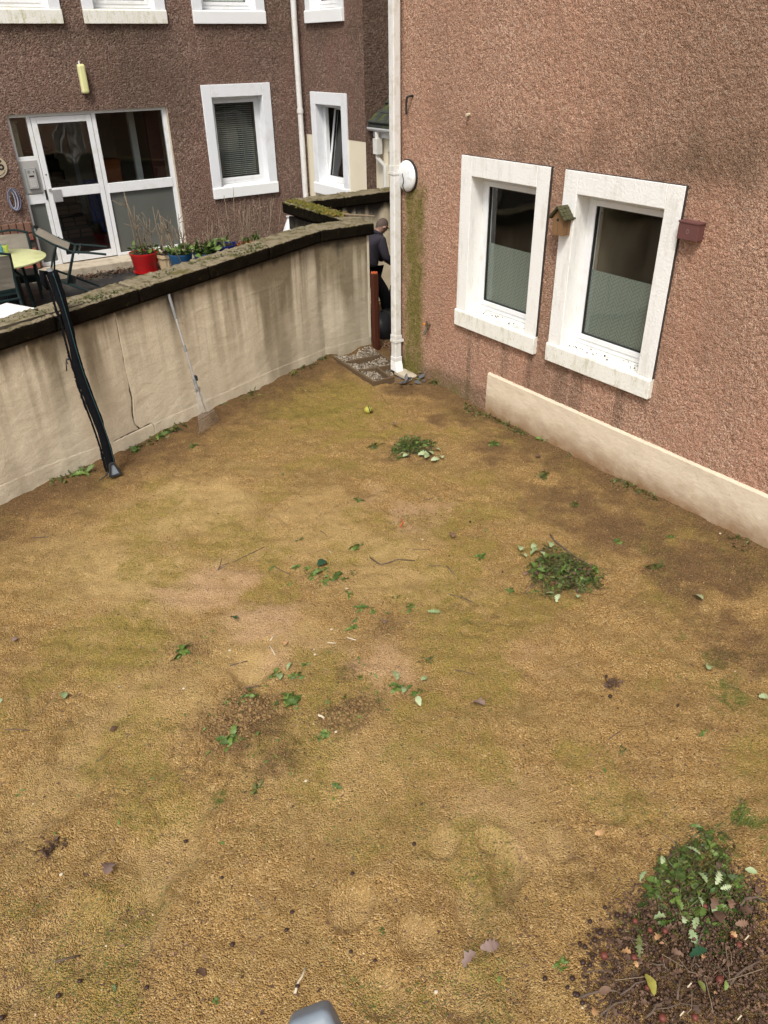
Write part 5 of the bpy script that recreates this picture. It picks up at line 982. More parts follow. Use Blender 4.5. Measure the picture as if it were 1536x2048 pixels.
tp_ = f0 + axn * LEN; obj('end_knob', MB().tube([tp_ - axn * .05, tp_ + axn * .02], [.035, .028], 12), M['grip'], fb, smooth='auto'); obj('hood_fold', MB().tube([tp_ - axn * .02 - side * .03, tp_ + axn * .005 - side * .075, tp_ - axn * .09 - side * .09, tp_ - axn * .16 - side * .07], [.022, .028, .026, .012], 8), M['black_fabric'], fb, smooth=True)
# rake
def wall_pt(px, py, off):
    d = ray(px, py); c = (WS * CAM[0] + WI - off * math.hypot(1, WS) - CAM[1]) / (d[1] - WS * d[0]); return Vector(CAM + d * c)
rt_ = wall_pt(336, 584, .03); tA = Vector(gat(397, 869)); tB = Vector(gat(437, 843)); tm = (tA + tB) / 2
tm.z += .01; rdir = (tm - rt_); RL = rdir.length; rn = rdir.normalized(); rs = (tB - tA); rs = (rs - rn * rs.dot(rn)).normalized(); rf_ = rs.cross(rn).normalized()
if rf_.y > 0: rf_ = -rf_
def tY(py_): return min(np.linspace(0, 1, 401), key=lambda t_: abs(proj(rt_ + rdir * t_)[1] - py_))
rk_ = thing('leaf_rake', tuple(tm), 'silver spring-tined leaf rake standing against the garden wall', 'rake')
q = lambda t_, s=0, f_=0: rt_ + rdir * t_ + rs * s + rf_ * f_
a1, a2, a3 = tY(638), tY(762), tY(778)
obj('hanging_cap', MB().tube([q(-.03), q(.03)], .016, 10), M['grip'], rk_); obj('grip', MB().tube([q(.03), q(a1)], .0165, 10), M['grip'], rk_, smooth='auto')
obj('handle', MB().tube([q(a1), q(a2)], .0125, 12), M['alu'], rk_, smooth='auto'); j1 = tY(697); obj('clamp', MB().tube([q(j1 - .025), q(j1 + .025)], .017, 10), M['grip'], rk_, smooth='auto')
obj('collar', MB().tube([q(a2 - .02), q(a3)], .019, 10), M['grip'], rk_, smooth='auto'); obj('wing_nut', MB().box(tuple(q(a2 - .02) + Vector((.01, -.04, -.02))), tuple(q(a2 - .02) + Vector((.03, .01, .03)))), M['dark_plastic'], rk_)
hw = .035; half = (tB - tA).length / 2
obj('head_bar', MB().beam(q(a3, -hw - .012, .0), q(a3, hw + .012, .0), .03, .022, up=tuple(rf_)), M['alu'], rk_, bev=.003)
NTI = 16; cross = []
for k in range(NTI):
    f_ = k / (NTI - 1) * 2 - 1; s0 = hw * f_; s1 = half * f_; sm_ = s0 + (s1 - s0) * .72
    end = tA + (tB - tA) * ((f_ + 1) / 2); end = Vector((end.x, end.y, float(gz(end.x, end.y)) + .008)); t95 = a3 + (1 - a3) * .93
    obj('tine', MB().tube([q(a3, s0), q(a3 + (1 - a3) * .7, sm_, .02), q(t95, s1 * .95, .02), end + Vector((0, 0, .012)), end], .0015, 5), M['tine'], rk_, smooth=True)
cr_ = a3 + (1 - a3) * .68; obj('cross_wire', MB().beam(q(cr_, -half * .73, .024), q(cr_, half * .73, .024), .008, .004, up=tuple(rf_)), M['alu'], rk_)
obj('brace', MB().beam(q(a3, 0, .012), q(cr_, 0, .028), .007, .006, up=tuple(rf_)), M['alu'], rk_)
# ball
bp_ = gat(737, 826); bc = Vector((bp_[0], bp_[1], bp_[2] + .042)); tb_ = thing('toy_ball', tuple(bc), 'yellow ball-shaped toy with black bands lying on the gravel before the gate', 'toy')
ra = Vector((.85, -.35, .25)).normalized(); ball = MB(); prof = [(-.062, .004), (-.055, .026), (-.038, .045), (-.012, .054), (.015, .052), (.04, .043), (.056, .022), (.061, .003)]
u_ = ra.cross(Vector((0, 0, 1))).normalized(); v_ = u_.cross(ra); 
for s, r in [(a * .82, b * .82) for a, b in prof]:
    for k in range(20): an = 2 * math.pi * k / 20; ball.v.append(tuple(bc + ra * s + u_ * r * math.cos(an) + v_ * r * math.sin(an)))
ball.f = [(i * 20 + k, i * 20 + (k + 1) % 20, (i + 1) * 20 + (k + 1) % 20, (i + 1) * 20 + k) for i in range(7) for k in range(20)] + [tuple(range(20)), tuple(range(140, 160))]
obj('body', ball, M['ball'], tb_, smooth=True)
for s, r, h_ in ((.010, .0447, .006), (.030, .0385, .0035)): obj('band', MB().tube([bc + ra * (s - h_), bc + ra * (s + h_)], r + .001, 24), M['ball_black'], tb_, smooth='auto')
# ================================================================== LEAF SHAPES
def lobed(n=5, depth=.45, wid=.32, curl=.5, cup=.5, skew=0.):   # lobed leaf: midrib fan, curled along its length and cupped across
    L = []; R = []; mid = []; m = 2 * n + 1
    def bend(f_, w_):
        a = curl * f_; x = math.sin(a) / curl if abs(curl) > .01 else f_; z = (1 - math.cos(a)) / curl if abs(curl) > .01 else 0
        return (x, w_ + skew * f_ * f_, -z + cup * abs(w_) ** 1.5 + .02 * math.sin(f_ * 17))
    for k in range(m):
        f_ = k / (2 * n); w_ = wid * math.sin(math.pi * (f_ * .92 + .06)) ** .8 * (1 if k % 2 else 1 - depth); L.append(bend(f_ + (.05 if k % 2 else 0), w_)); R.append(bend(f_ + (.05 if k % 2 else 0), -w_)); mid.append(bend(f_, 0))
    V = L + mid + R + [bend(1.06, 0)]; F = []
    for k in range(2 * n): F += [(k, m + k, m + k + 1), (k, m + k + 1, k + 1), (m + k, 2 * m + k, 2 * m + k + 1), (m + k, 2 * m + k + 1, m + k + 1)]
    F += [(m - 1, 2 * m - 1, 3 * m), (2 * m - 1, 3 * m - 1, 3 * m)]
    return np.array(V), np.array(F)
LB, LBF = lobed(5, .45, .30, .9, .5, .08); OV, OVF = lobed(4, .0, .28, .7, .8, .05); BR, BRF = lobed(3, .55, .40, 1.1, .9, .1); CU, CUF = lobed(3, .35, .34, 2.2, 1.3, -.2); FERN, FERNF = lobed(6, .72, .24, .8, .4, .1)
GR = np.array([(0, .028, 0), (0, -.028, 0), (.35, .025, .13), (.35, -.025, .13), (.75, .015, .12), (.75, -.015, .12), (1, 0, .0)]); GRF = np.array([(0, 1, 3), (0, 3, 2), (2, 3, 5), (2, 5, 4), (4, 5, 6)])
SHAPES = dict(curl=(CU, CUF), lobed=(LB, LBF), oval=(OV, OVF), broad=(BR, BRF), grass=(GR, GRF), fern=(FERN, FERNF), plain=(LF, LT))
def leaf_obj(name, shape, mat, p, size, yaw, pitch, roll, parent, tint):
    tv, tf = SHAPES[shape]; R = np.array(Matrix.Rotation(yaw, 3, 'Z') @ Matrix.Rotation(-pitch, 3, 'Y') @ Matrix.Rotation(roll, 3, 'X')); V = (tv * size) @ R.T
    V[:, 2] -= min(0, V[:, 2].min()); V = V + np.array(p); return npmesh(name, V, tf, M[mat], parent, dict(tint=np.full(len(tv), tint)), True)
OC0, OC0F = OCT, OCF
# ---- pulled-weed heaps
def heap(px, py, rx, ry, hz, label, n, seed, rot=0., olive=.4, pale=()):
    rg_ = np.random.default_rng(seed); c = gat(px, py); t = thing('weed_heap', tuple(c), label, 'weed heap'); ct, st_ = math.cos(rot), math.sin(rot)
    def place(n, k=1.):
        a = rg_.uniform(0, 6.28, n); q_ = np.sqrt(rg_.uniform(0, 1, n)) * k * (1 + .25 * np.sin(a * 3 + seed) + .18 * np.sin(a * 5 + 2 * seed)); x, y = rx * q_ * np.cos(a), ry * q_ * np.sin(a)
        X_, Y_ = c[0] + x * ct - y * st_, c[1] + x * st_ + y * ct; Z_ = gz(X_, Y_) + np.clip(hz * (1 - q_ ** 2), 0, 9) * rg_.uniform(.05, 1, n); return np.stack([X_, Y_, Z_], 1)
    n = int(n * 1.7); no = int(n * olive)
    leafpile('tangle', place(no, 1.05), rots(no, .55), rg_.uniform(.018, .055, no), 'weed_olive', t, rg_.uniform(0, .9, no), tv=FERN, tf=FERNF)
    leafpile('greenery', place(n - no), rots(n - no, .5), rg_.uniform(.022, .075, n - no), 'weed', t, rg_.uniform(0, .78, n - no) , tv=LB, tf=LBF)
    ng = n // 2; leafpile('grass_blades', place(ng, 1.1), rots(ng, .35), rg_.uniform(.05, .13, (ng, 1)) * np.array([1, .6, .8]), 'weed_olive', t, rg_.uniform(.1, 1, ng), tv=GR, tf=GRF)
    ns_ = n // 7; leafpile('stems', place(ns_, 1.1), rots(ns_, .22), np.stack([rg_.uniform(.03, .11, ns_), rg_.uniform(.0012, .0028, ns_), rg_.uniform(.0012, .0028, ns_)], 1), 'weed_olive', t, rg_.uniform(.4, 1, ns_), tv=OC0, tf=OC0F)
    nb_ = n // 4; leafpile('debris', place(nb_, 1.12), rots(nb_, .5), rg_.uniform(.015, .055, nb_), 'brown_leaf', t, rg_.uniform(0, .5, nb_), tv=CU, tf=CUF)
    nc = n // 2; leafpile('crumbs', place(nc, 1.25), rots(nc, .5), rg_.uniform(.003, .010, (nc, 3)), 'brown_leaf', t, rg_.uniform(0, .5, nc), tv=OC0, tf=OC0F)
    for lx, ly, sz, yaw, shp in pale:
        p = gat(lx, ly); q_ = min(1, math.hypot((p[0] - c[0]) / rx, (p[1] - c[1]) / ry)); p = at(lx, ly, float(p[2]) + hz * (1 - q_ ** 2) + .012)
        leaf_obj('leaf', shp, 'pale_leaf', p, sz, math.radians(yaw), .25, .3, t, rg_.uniform(0, 1))
    return t
heap(824, 896, .26, .20, .045, 'small heap of pulled weeds with pale upturned leaves, nearest the gate', 260, 11, .2, .35, [(806, 916, .10, 10, 'lobed'), (836, 914, .14, -20, 'lobed'), (850, 920, .13, 30, 'lobed'), (866, 912, .12, 80, 'lobed'), (880, 903, .10, 100, 'lobed'), (862, 925, .12, -10, 'lobed'), (884, 920, .09, 60, 'broad'), (812, 908, .08, 150, 'lobed')])
heap(1125, 1146, .28, .27, .065, 'middle heap of olive weeds with a long bare twig lying across it', 620, 12, .4, .65, [(1040, 1106, .10, 40, 'broad'), (1062, 1100, .10, 10, 'lobed'), (1078, 1104, .10, 160, 'broad'), (1100, 1098, .11, 30, 'lobed'), (1052, 1118, .08, 80, 'broad'), (1118, 1192, .09, 200, 'lobed'), (1108, 1190, .07, 120, 'lobed'), (1154, 1198, .06, 30, 'broad'), (1088, 1112, .07, 70, 'oval')])
h3 = heap(1392, 1785, .35, .22, .06, 'largest heap of leafy weeds at the bottom right, resting on brown litter', 640, 13, .25, .45, [(1430, 1772, .095, 10, 'fern'), (1412, 1768, .07, 60, 'lobed'), (1395, 1838, .065, 190, 'lobed'), (1380, 1862, .08, 230, 'lobed'), (1424, 1828, .07, 20, 'lobed'), (1322, 1730, .06, 20, 'lobed'), (1400, 1712, .08, 90, 'fern'), (1292, 1745, .07, 180, 'fern'), (1330, 1838, .06, 130, 'broad'), (1490, 1740, .06, 300, 'oval'), (1365, 1850, .05, 20, 'broad'), (1440, 1780, .07, 330, 'fern'), (1405, 1815, .06, 45, 'fern')])
# ---- litter heap bottom right
lc = gat(1400, 1950); lh = thing('litter_heap', tuple(lc), 'heap of brown dead leaves, twigs and fallen crab apples in the bottom right corner', 'litter heap'); rg = np.random.default_rng(21)
def lit(n, k=1., top=.07):
    a = rg.uniform(0, 6.28, n); q_ = rg.uniform(0, 1, n) ** .6 * k; x = lc[0] + .58 * q_ * np.cos(a) + .06; y = lc[1] + .42 * q_ * np.sin(a); return np.stack([x, y, gz(x, y) + np.clip(top * (1 - q_ ** 2), 0, 1) * rg.uniform(.1, 1, n) + .004], 1)
n = 1300; leafpile('dead_leaves', lit(n), rots(n, .55), rg.uniform(.008, .034, n), 'brown_leaf', lh, rg.uniform(0, .8, n) ** 1.2, tv=CU, tf=CUF)
n = 420; leafpile('curled_leaves', lit(n), rots(n, .5), rg.uniform(.015, .055, n), 'brown_leaf', lh, rg.uniform(0, .75, n) ** 1.2, tv=BR, tf=BRF)
n = 260; leafpile('stalk_bits', lit(n, 1.05), rots(n, .2), np.stack([rg.uniform(.012, .05, n), rg.uniform(.0012, .003, n), rg.uniform(.0012, .003, n)], 1), 'brown_leaf', lh, rg.uniform(.2, 1, n), tv=OCT, tf=OCF)
n = 200; leafpile('leaf_scraps', lit(n, 1.05), rots(n, .5), rg.uniform(.008, .022, n), 'brown_leaf', lh, rg.uniform(.75, 1, n), tv=OV, tf=OVF)
n = 3200; leafpile('crumbs', lit(n, 1.15), rots(n, .6), rg.uniform(.004, .012, (n, 3)), 'brown_leaf', lh, rg.uniform(0, .7, n), tv=OCT, tf=OCF)
n = 160; leafpile('green_bits', lit(n, 1.05), rots(n, .4), rg.uniform(.012, .045, n), 'weed', lh, rg.uniform(.2, .8, n), tv=GR, tf=GRF)
for x0, y0, x1, y1, r in [(1400, 1935, 1382, 1935, .006), (1411, 1848, 1382, 1940, .0065), (1355, 2000, 1362, 1955, .0075), (1292, 2035, 1330, 2002, .007), (1460, 1970, 1520, 1920, .008), (1160, 1995, 1240, 1985, .008), (1170, 1945, 1230, 1952, .004), (1490, 1800, 1536, 1803, .010), (1300, 1925, 1350, 1950, .005), (1240, 1990, 1300, 1960, .006), (1480, 1812, 1500, 1795, .006), (1310, 2018, 1410, 2012, .004), (1450, 1945, 1510, 1965, .004), (1200, 2030, 1260, 2000, .006), (1210, 2042, 1230, 1990, .004)]:
    a, b = Vector(at(x0, y0, .055)), Vector(at(x1, y1, .06)); m = (a + b) / 2 + Vector((.01, .008, .012)); obj('twig', MB().tube([a, a.lerp(m, .5) + Vector((random.uniform(-.008, .008), random.uniform(-.008, .008), .004)), m, m.lerp(b, .6) + Vector((random.uniform(-.01, .01), 0, 0)), b], [r * .8, r * .75, r * .6, r * .5, r * .3], 6), M['twig'], lh, smooth=True)
ap = None; dk_ = None
def small(name, mb, mat): return obj(name, mb, M[mat], None, smooth=True)
APB = lambda: MB().lathe([(.003, -.014), (.011, -.010), (.0155, 0), (.012, .010), (.004, .0125)], (0, 0, 0), 10)
for px, py, s in [(1208, 1911, 1.2), (1270, 1842, .9), (1302, 1972, 1.2), (1325, 2036, 1.2), (1390, 2035, 1.0), (1440, 1960, 1.3), (1268, 1915, 1), (1325, 1920, .9), (1478, 1890, .9), (1410, 1812, .8), (1300, 1860, .9), (1330, 1862, .9), (1465, 1870, 1.0), (1295, 1975, .9)]:
    o = small('crab_apple', APB(), 'apple') if ap is None else cp(ap); ap = ap or o; o.parent = lh; o.location = Vector(at(px, py, .05)) - BASE[lh.name]; o.scale = (s,) * 3
for px, py in [(1180, 1843), (1210, 1815), (1235, 1830), (1250, 1832), (1178, 1870), (1200, 1865), (1205, 1860), (1160, 1888), (1170, 1894), (1190, 1910), (1185, 1915), (1175, 1955), (1180, 1930), (1145, 1957), (1150, 1988), (1155, 1990), (1135, 1975), (1230, 1942), (1090, 1957), (1165, 2006), (1220, 1868), (1190, 1880), (1166, 1925), (1240, 1860)]:
    o = small('dark_nut', APB(), 'conker') if dk_ is None else cp(dk_); dk_ = dk_ or o; o.parent = lh; o.location = Vector(at(px, py, .012 + .02 * (px > 1160))) - BASE[lh.name]; s = random.uniform(.5, 1.05); o.scale = (s, s * .85, s * .9)
for px, py, shp, mat, sz, yaw, tint in [(1290, 1952, 'oval', 'yellow_leaf', .11, 250, .7), (1412, 1905, 'lobed', 'dark_leaf', .11, 150, .6), (1395, 1908, 'oval', 'weed', .06, 40, .6), (1275, 1880, 'fern', 'weed_olive', .12, 220, .6), (1310, 1885, 'broad', 'tan_leaf', .07, 10, .5), (1403, 1922, 'broad', 'tan_leaf', .05, 10, .7), (1428, 1990, 'oval', 'tan_leaf', .03, 10, 1), (1472, 1878, 'broad', 'tan_leaf', .05, 80, .8), (1185, 2040, 'broad', 'tan_leaf', .08, 20, .6), (1274, 1937, 'broad', 'tan_leaf', .045, 60, .9), (1260, 1912, 'broad', 'tan_leaf', .06, 110, .4), (1460, 1820, 'broad', 'brown_leaf', .075, 30, .75), (1430, 1800, 'broad', 'brown_leaf', .08, 200, .5), (1500, 1835, 'broad', 'brown_leaf', .085, 100, .35), (1470, 1850, 'lobed', 'brown_leaf', .085, 320, .8), (1220, 1985, 'oval', 'brown_leaf', .075, 150, .6), (1440, 1855, 'oval', 'brown_leaf', .11, 50, .35), (1510, 1790, 'lobed', 'brown_leaf', .08, 10, .6), (1450, 1965, 'oval', 'weed', .05, 220, .9), (1395, 1965, 'oval', 'weed_olive', .06, 260, .8)]:
    leaf_obj('leaf', shp, mat, at(px, py, .062), sz * .8, math.radians(yaw), random.uniform(-.2, .4), random.uniform(-.4, .4), lh, tint)
for px, py in [(1475, 2040), (1360, 2032), (1375, 1975), (1447, 1926), (1490, 1880)]: obj('pale_chip', MB().beam(at(px, py, .06), at(px + 8, py - 9, .065), .005, .005), M['white_stick'], lh)
for k in range(9): 
    a = Vector(at(1280 + 26 * k, 1905 + 13 * ((k * 5) % 7), .065)); obj('straw', MB().tube([a, a + Vector((random.uniform(-.08, .08), random.uniform(-.08, .08), .01)), a + Vector((random.uniform(-.14, .14), random.uniform(-.14, .14), 0))], .002, 4), M['stalk'], lh)
# ---- sprigs, leaves, twigs and stones lying about the court, each a thing of its own
def sprig(px, py, size, label, n=6, shp='lobed', mat='weed', up=.25, seed=0, tints=(.2, .8), group=None):
    rg_ = np.random.default_rng(px * 7 + py); c = gat(px, py); n = int(n * (1.0 if shp == 'grass' else 2.2)); size *= 1.0 if shp == 'grass' else 1.02; yaw = rg_.uniform(0, 6.28, n); R = np.zeros((n, 3, 3))
    for i in range(n): R[i] = np.array(Matrix.Rotation(yaw[i], 3, 'Z') @ Matrix.Rotation(-abs(rg_.normal(up * 1.4, .25)), 3, 'Y') @ Matrix.Rotation(rg_.normal(0, .5), 3, 'X'))
    tv, tf = SHAPES[shp]; sp_ = size * (.22 if shp != 'grass' else .5); pos = c + np.stack([rg_.normal(0, sp_, n), rg_.normal(0, sp_, n), np.full(n, .005)], 1); pos[:, 2] = gz(pos[:, 0], pos[:, 1]) + .004
    tag(leafpile('weed_sprig', pos, R, (size * rg_.uniform(.35, 1.0, n)).reshape(-1, 1) * np.array([1, rg_.uniform(.4, .75), 1]), mat, None, rg_.uniform(*tints, n), None, tv, tf), label, 'weed', group)
SP = [(714, 1094, .085, 'bright green weed sprig alone above the long curved twig', 5, 'oval'), (672, 1156, .09, 'green weed with broad leaves at the right of the central weed group', 6, 'broad'), (626, 1150, .09, 'flat green weed in the middle of the central weed group', 6, 'broad'),
 (648, 1167, .06, 'small fresh green weed just below the central weed group', 5, 'lobed'), (577, 1170, .05, 'small weed sprig left of the central weed group', 4, 'lobed'), (540, 1140, .05, 'small weed beside the thin leaning twig', 3, 'oval'), (593, 1134, .06, 'weed sprig touching the end of the thin twig', 5, 'lobed'), (706, 1146, .06, 'pale green weed sprig right of the central weed group', 5, 'fern'),
 (700, 1188, .05, 'small yellow-green weed on pinkish soil', 4, 'oval'), (722, 1217, .07, 'green weed sprig just above the dark leaved sprig', 5, 'lobed'), (706, 1256, .08, 'dark leaved weed sprig left of the mauve leaf', 6, 'lobed'), (778, 1213, .07, 'weed sprig above the mauve leaf', 5, 'grass'), (820, 1214, .07, 'weed sprig right of the broken soil patch', 5, 'lobed'), (714, 1240, .05, 'tiny weed between the two green sprigs', 4, 'lobed'),
 (362, 1306, .11, 'spread flat rosette weed with narrow arms on the left of the court', 7, 'oval'), (962, 1114, .075, 'single bright green weed left of the olive weed heap', 5, 'oval'), (584, 1402, .12, 'largest green rosette above the dug soil', 9, 'lobed'), (545, 1352, .08, 'green weed beside the pale oval leaf', 6, 'lobed'), (590, 1352, .08, 'weed sprig tucked right of the pale oval leaf', 5, 'oval'),
 (480, 1408, .05, 'small weed at the left of the dug soil', 4, 'lobed'), (452, 1405, .05, 'tiny weed sprig further left of the dug soil', 4, 'lobed'), (552, 1412, .05, 'small weed below the forked stem', 4, 'lobed'), (460, 1480, .10, 'bushy green weed on the dug brown soil', 9, 'lobed'), (652, 1468, .075, 'dark green weed right of the white scrap', 6, 'lobed'), (640, 1478, .045, 'tiny weed touching the dark green weed', 4, 'oval'), (658, 1402, .04, 'tiny weed alone right of the largest rosette', 4, 'lobed'),
 (800, 1376, .09, 'green weed between the pale leaf clusters', 7, 'lobed'), (834, 1385, .07, 'green weed above the pale round leaf', 5, 'broad'), (857, 1322, .06, 'narrow upright weed on pinkish gravel', 5, 'fern'), (720, 1356, .045, 'small weed in the dug strip right of centre', 4, 'lobed'), (803, 1290, .07, 'weed with a white flower head', 5, 'grass'), (518, 1578, .075, 'flat grey-green weed in the lower middle', 7, 'fern'), (672, 1573, .045, 'tiny bright weed in the lower middle', 4, 'broad'),
 (440, 1594, .06, 'loose tuft of yellow-green grass', 34, 'grass'), (1248, 1503, .06, 'thin weed sprig below the dark debris clump', 5, 'fern'), (1405, 1469, .05, 'small leaf sprig near the right edge of the court', 3, 'oval'), (1368, 1362, .06, 'grassy tuft near the right edge', 14, 'grass'), (1462, 1366, .08, 'yellow-green grass tuft at the right edge of the picture', 34, 'grass'), (1318, 1274, .06, 'low grass tuft right of the olive heap', 14, 'grass'), (1447, 1106, .07, 'dark grass tuft close to the cream plinth', 14, 'grass'),
 (1290, 1100, .09, 'pale grassy weed between the olive heap and the plinth', 12, 'grass'), (1310, 1136, .10, 'yellowish weed tuft right of the olive heap twig', 10, 'fern'), (986, 888, .10, 'dark weed close under the plinth', 9, 'lobed'), (1085, 952, .12, 'pale green weed patch below the plinth', 12, 'fern'), (748, 892, .11, 'olive weed left of the small heap', 9, 'fern'), (716, 1001, .07, 'green weed above the orange fragment', 6, 'lobed'), (565, 950, .05, 'tiny weed in the upper left of the court', 4, 'lobed'),
 (160, 948, .13, 'bright weed at the wall foot left of the black bundle', 12, 'lobed'), (270, 902, .11, 'bright weed on the ground right of the black bundle', 9, 'lobed'), (443, 806, .11, 'upright weed at the wall foot right of the rake', 9, 'lobed'), (385, 893, .08, 'weed on the ground left of the rake tines', 6, 'lobed'), (345, 862, .12, 'grey-green weed at the wall foot left of the rake', 10, 'fern'), (318, 872, .10, 'darker weed at the wall foot below the crack', 8, 'lobed'), (870, 765, .10, 'mossy weed at the foot of the near wall', 10, 'fern'),
 (1192, 1138, .07, 'green sprig at the right edge of the olive heap', 6, 'lobed'), (1020, 1183, .06, 'small weed left below the olive heap', 5, 'lobed'), (1090, 880, .09, 'bright weed at the foot of the cream plinth', 8, 'lobed'), (1232, 1083, .07, 'small weed between heap and plinth on dark soil', 6, 'lobed'), (930, 1252, .10, 'faint moss-green grass left of the heap', 14, 'grass'), (825, 1195, .05, 'tiny weed above the white stemmed sprig', 4, 'grass'), (950, 1755, .03, 'tiny weed in the footprint', 4, 'broad'), (766, 1866, .03, 'tiny seedling in the lower middle gravel', 3, 'broad'), (430, 2003, .03, 'tiny seedling at the bottom left', 3, 'broad'), (1128, 1926, .06, 'green sprig at the left edge of the brown litter', 8, 'lobed'), (1480, 1640, .07, 'mossy grass patch at the right edge above the largest heap', 60, 'grass'), (1480, 1700, .11, 'thin pale grass behind the largest heap', 26, 'grass'), (1108, 1808, .07, 'thin grass tuft left of the largest heap', 10, 'grass'), (38, 1588, .04, 'tiny weed at the left edge', 4, 'lobed'), (610, 1330, .05, 'tiny weed above the pale curled leaf', 4, 'lobed'), (498, 1395, .06, 'weed sprig at the upper edge of the dug soil', 5, 'lobed'), (690, 1395, .05, 'small weed right of the tiny lone weed', 4, 'fern'), (745, 1225, .05, 'small weed left of the mauve leaf', 4, 'lobed'), (655, 1137, .05, 'small weed touching the long dark leaf', 4, 'lobed'), (612, 1137, .05, 'weed left of the long dark leaf', 5, 'lobed'), (690, 1160, .05, 'fine weed right of the broad leaved weed', 4, 'fern'), (790, 1195, .05, 'fine weed above the broken soil patch', 4, 'fern'), (1150, 1010, .08, 'pale fuzzy weed on dark soil below the plinth', 10, 'fern'), (880, 1000, .04, 'tiny weed in the upper middle of the court', 4, 'lobed'), (600, 1080, .05, 'dark tuft above the central weed group', 5, 'fern'), (1500, 1180, .07, 'dark grassy weed at the right edge by the plinth', 14, 'grass'), (1340, 1075, .06, 'weed close below the plinth on the right', 6, 'lobed'), (1390, 1250, .06, 'thin grassy weed right of the pale grey-green leaf', 12, 'grass')]
for px, py, sz, lb, n, shp in SP: sprig(px, py, sz, lb, n, shp, 'weed' if shp != 'fern' else 'weed_olive', .5 if shp == 'grass' else .22)
LV = [(473, 1246, 'broad', 'dark_leaf', .085, 80, 'fallen_leaf', 'dark green ivy-like leaf lying alone on pinkish gravel'), (560, 1364, 'oval', 'pale_leaf', .085, 65, 'fallen_leaf', 'pale oval leaf showing its underside beside green weeds'), (583, 1330, 'lobed', 'pale_leaf', .06, 200, 'fallen_leaf', 'small pale curled leaf above the pale oval leaf'), (795, 1368, 'fern', 'pale_leaf', .13, 60, 'fallen_leaf', 'pale feathery leaf pointing up'), (806, 1392, 'lobed', 'pale_leaf', .08, 40, 'fallen_leaf', 'pale lobed leaf below the feathery leaf'), (835, 1397, 'oval', 'pale_leaf', .075, 240, 'fallen_leaf', 'pale round leaf under the green weed'), (842, 1366, 'lobed', 'pale_leaf', .07, 5, 'fallen_leaf', 'pale narrow leaf right of the feathery leaf'),
 (130, 1402, 'oval', 'pale_leaf', .085, 75, 'fallen_leaf', 'pale leaf standing alone on the left of the court'), (1, 1410, 'oval', 'pale_leaf', .06, 75, 'fallen_leaf', 'pale leaf cut by the left picture edge'), (1403, 1206, 'lobed', 'pale_leaf', .11, 65, 'fallen_leaf', 'pale grey-green leaf right of the olive heap'), (1413, 1347, 'broad', 'pale_leaf', .09, 20, 'fallen_leaf', 'pale green leaf near the right edge'), (1515, 1401, 'lobed', 'pale_leaf', .09, 330, 'fallen_leaf', 'pale leaf at the right picture edge'), (855, 1230, 'fern', 'pale_leaf', .11, -35, 'fallen_leaf', 'white stemmed leaf sprig on the gravel'), (635, 1137, 'oval', 'dark_leaf', .12, 10, 'fallen_leaf', 'long dark green leaf in the central weed group'),
 (968, 1421, 'broad', 'mauve_leaf', .11, 100, 'dead_leaf', 'curled pinkish-brown dead leaf right of centre'), (950, 1915, 'broad', 'mauve_leaf', .09, 170, 'dead_leaf', 'dark half of the crumpled dead leaf near the bottom'), (960, 1906, 'lobed', 'mauve_leaf', .11, -25, 'dead_leaf', 'crumpled mauve dead leaf near the bottom middle'), (217, 1760, 'broad', 'mauve_leaf', .11, 60, 'dead_leaf', 'crumpled grey-brown dead leaf at lower left'), (222, 1467, 'oval', 'brown_leaf', .06, 20, 'dead_leaf', 'small dark dead leaf on the left'), (768, 1253, 'broad', 'mauve_leaf', .07, 40, 'dead_leaf', 'dark mauve leaf on broken soil in the middle'), (25, 1286, 'oval', 'mauve_leaf', .06, 30, 'dead_leaf', 'brown leaf at the left edge'),
 (1070, 918, 'lobed', 'brown_leaf', .09, 350, 'dead_leaf', 'black dead leaf on the dark soil by the plinth'), (905, 1080, 'oval', 'brown_leaf', .11, 50, 'dead_leaf', 'brown curled leaf on bright gravel above the twigs'), (411, 1957, 'oval', 'brown_leaf', .065, 100, 'dead_leaf', 'dark curled leaf near the bottom left'), (787, 855, 'broad', 'mauve_leaf', .09, 30, 'dead_leaf', 'grey leaf between the toy ball and the small heap'), (569, 1294, 'oval', 'tan_leaf', .07, 50, 'dead_leaf', 'tan orange leaf beside the white stalks'), (1188, 1675, 'lobed', 'tan_leaf', .07, 340, 'dead_leaf', 'light tan curled leaf above the bottom right heap'), (1047, 1155, 'oval', 'brown_leaf', .08, 20, 'dead_leaf', 'dark leaf at the left edge of the olive heap')]
for px, py, shp, mat, sz, yaw, nm, lb in LV:
    c = gat(px, py); tag(leaf_obj(nm, shp, mat, (c[0], c[1], c[2] + .004), sz, math.radians(yaw), .12, .25, None, random.random()), lb, 'leaf')
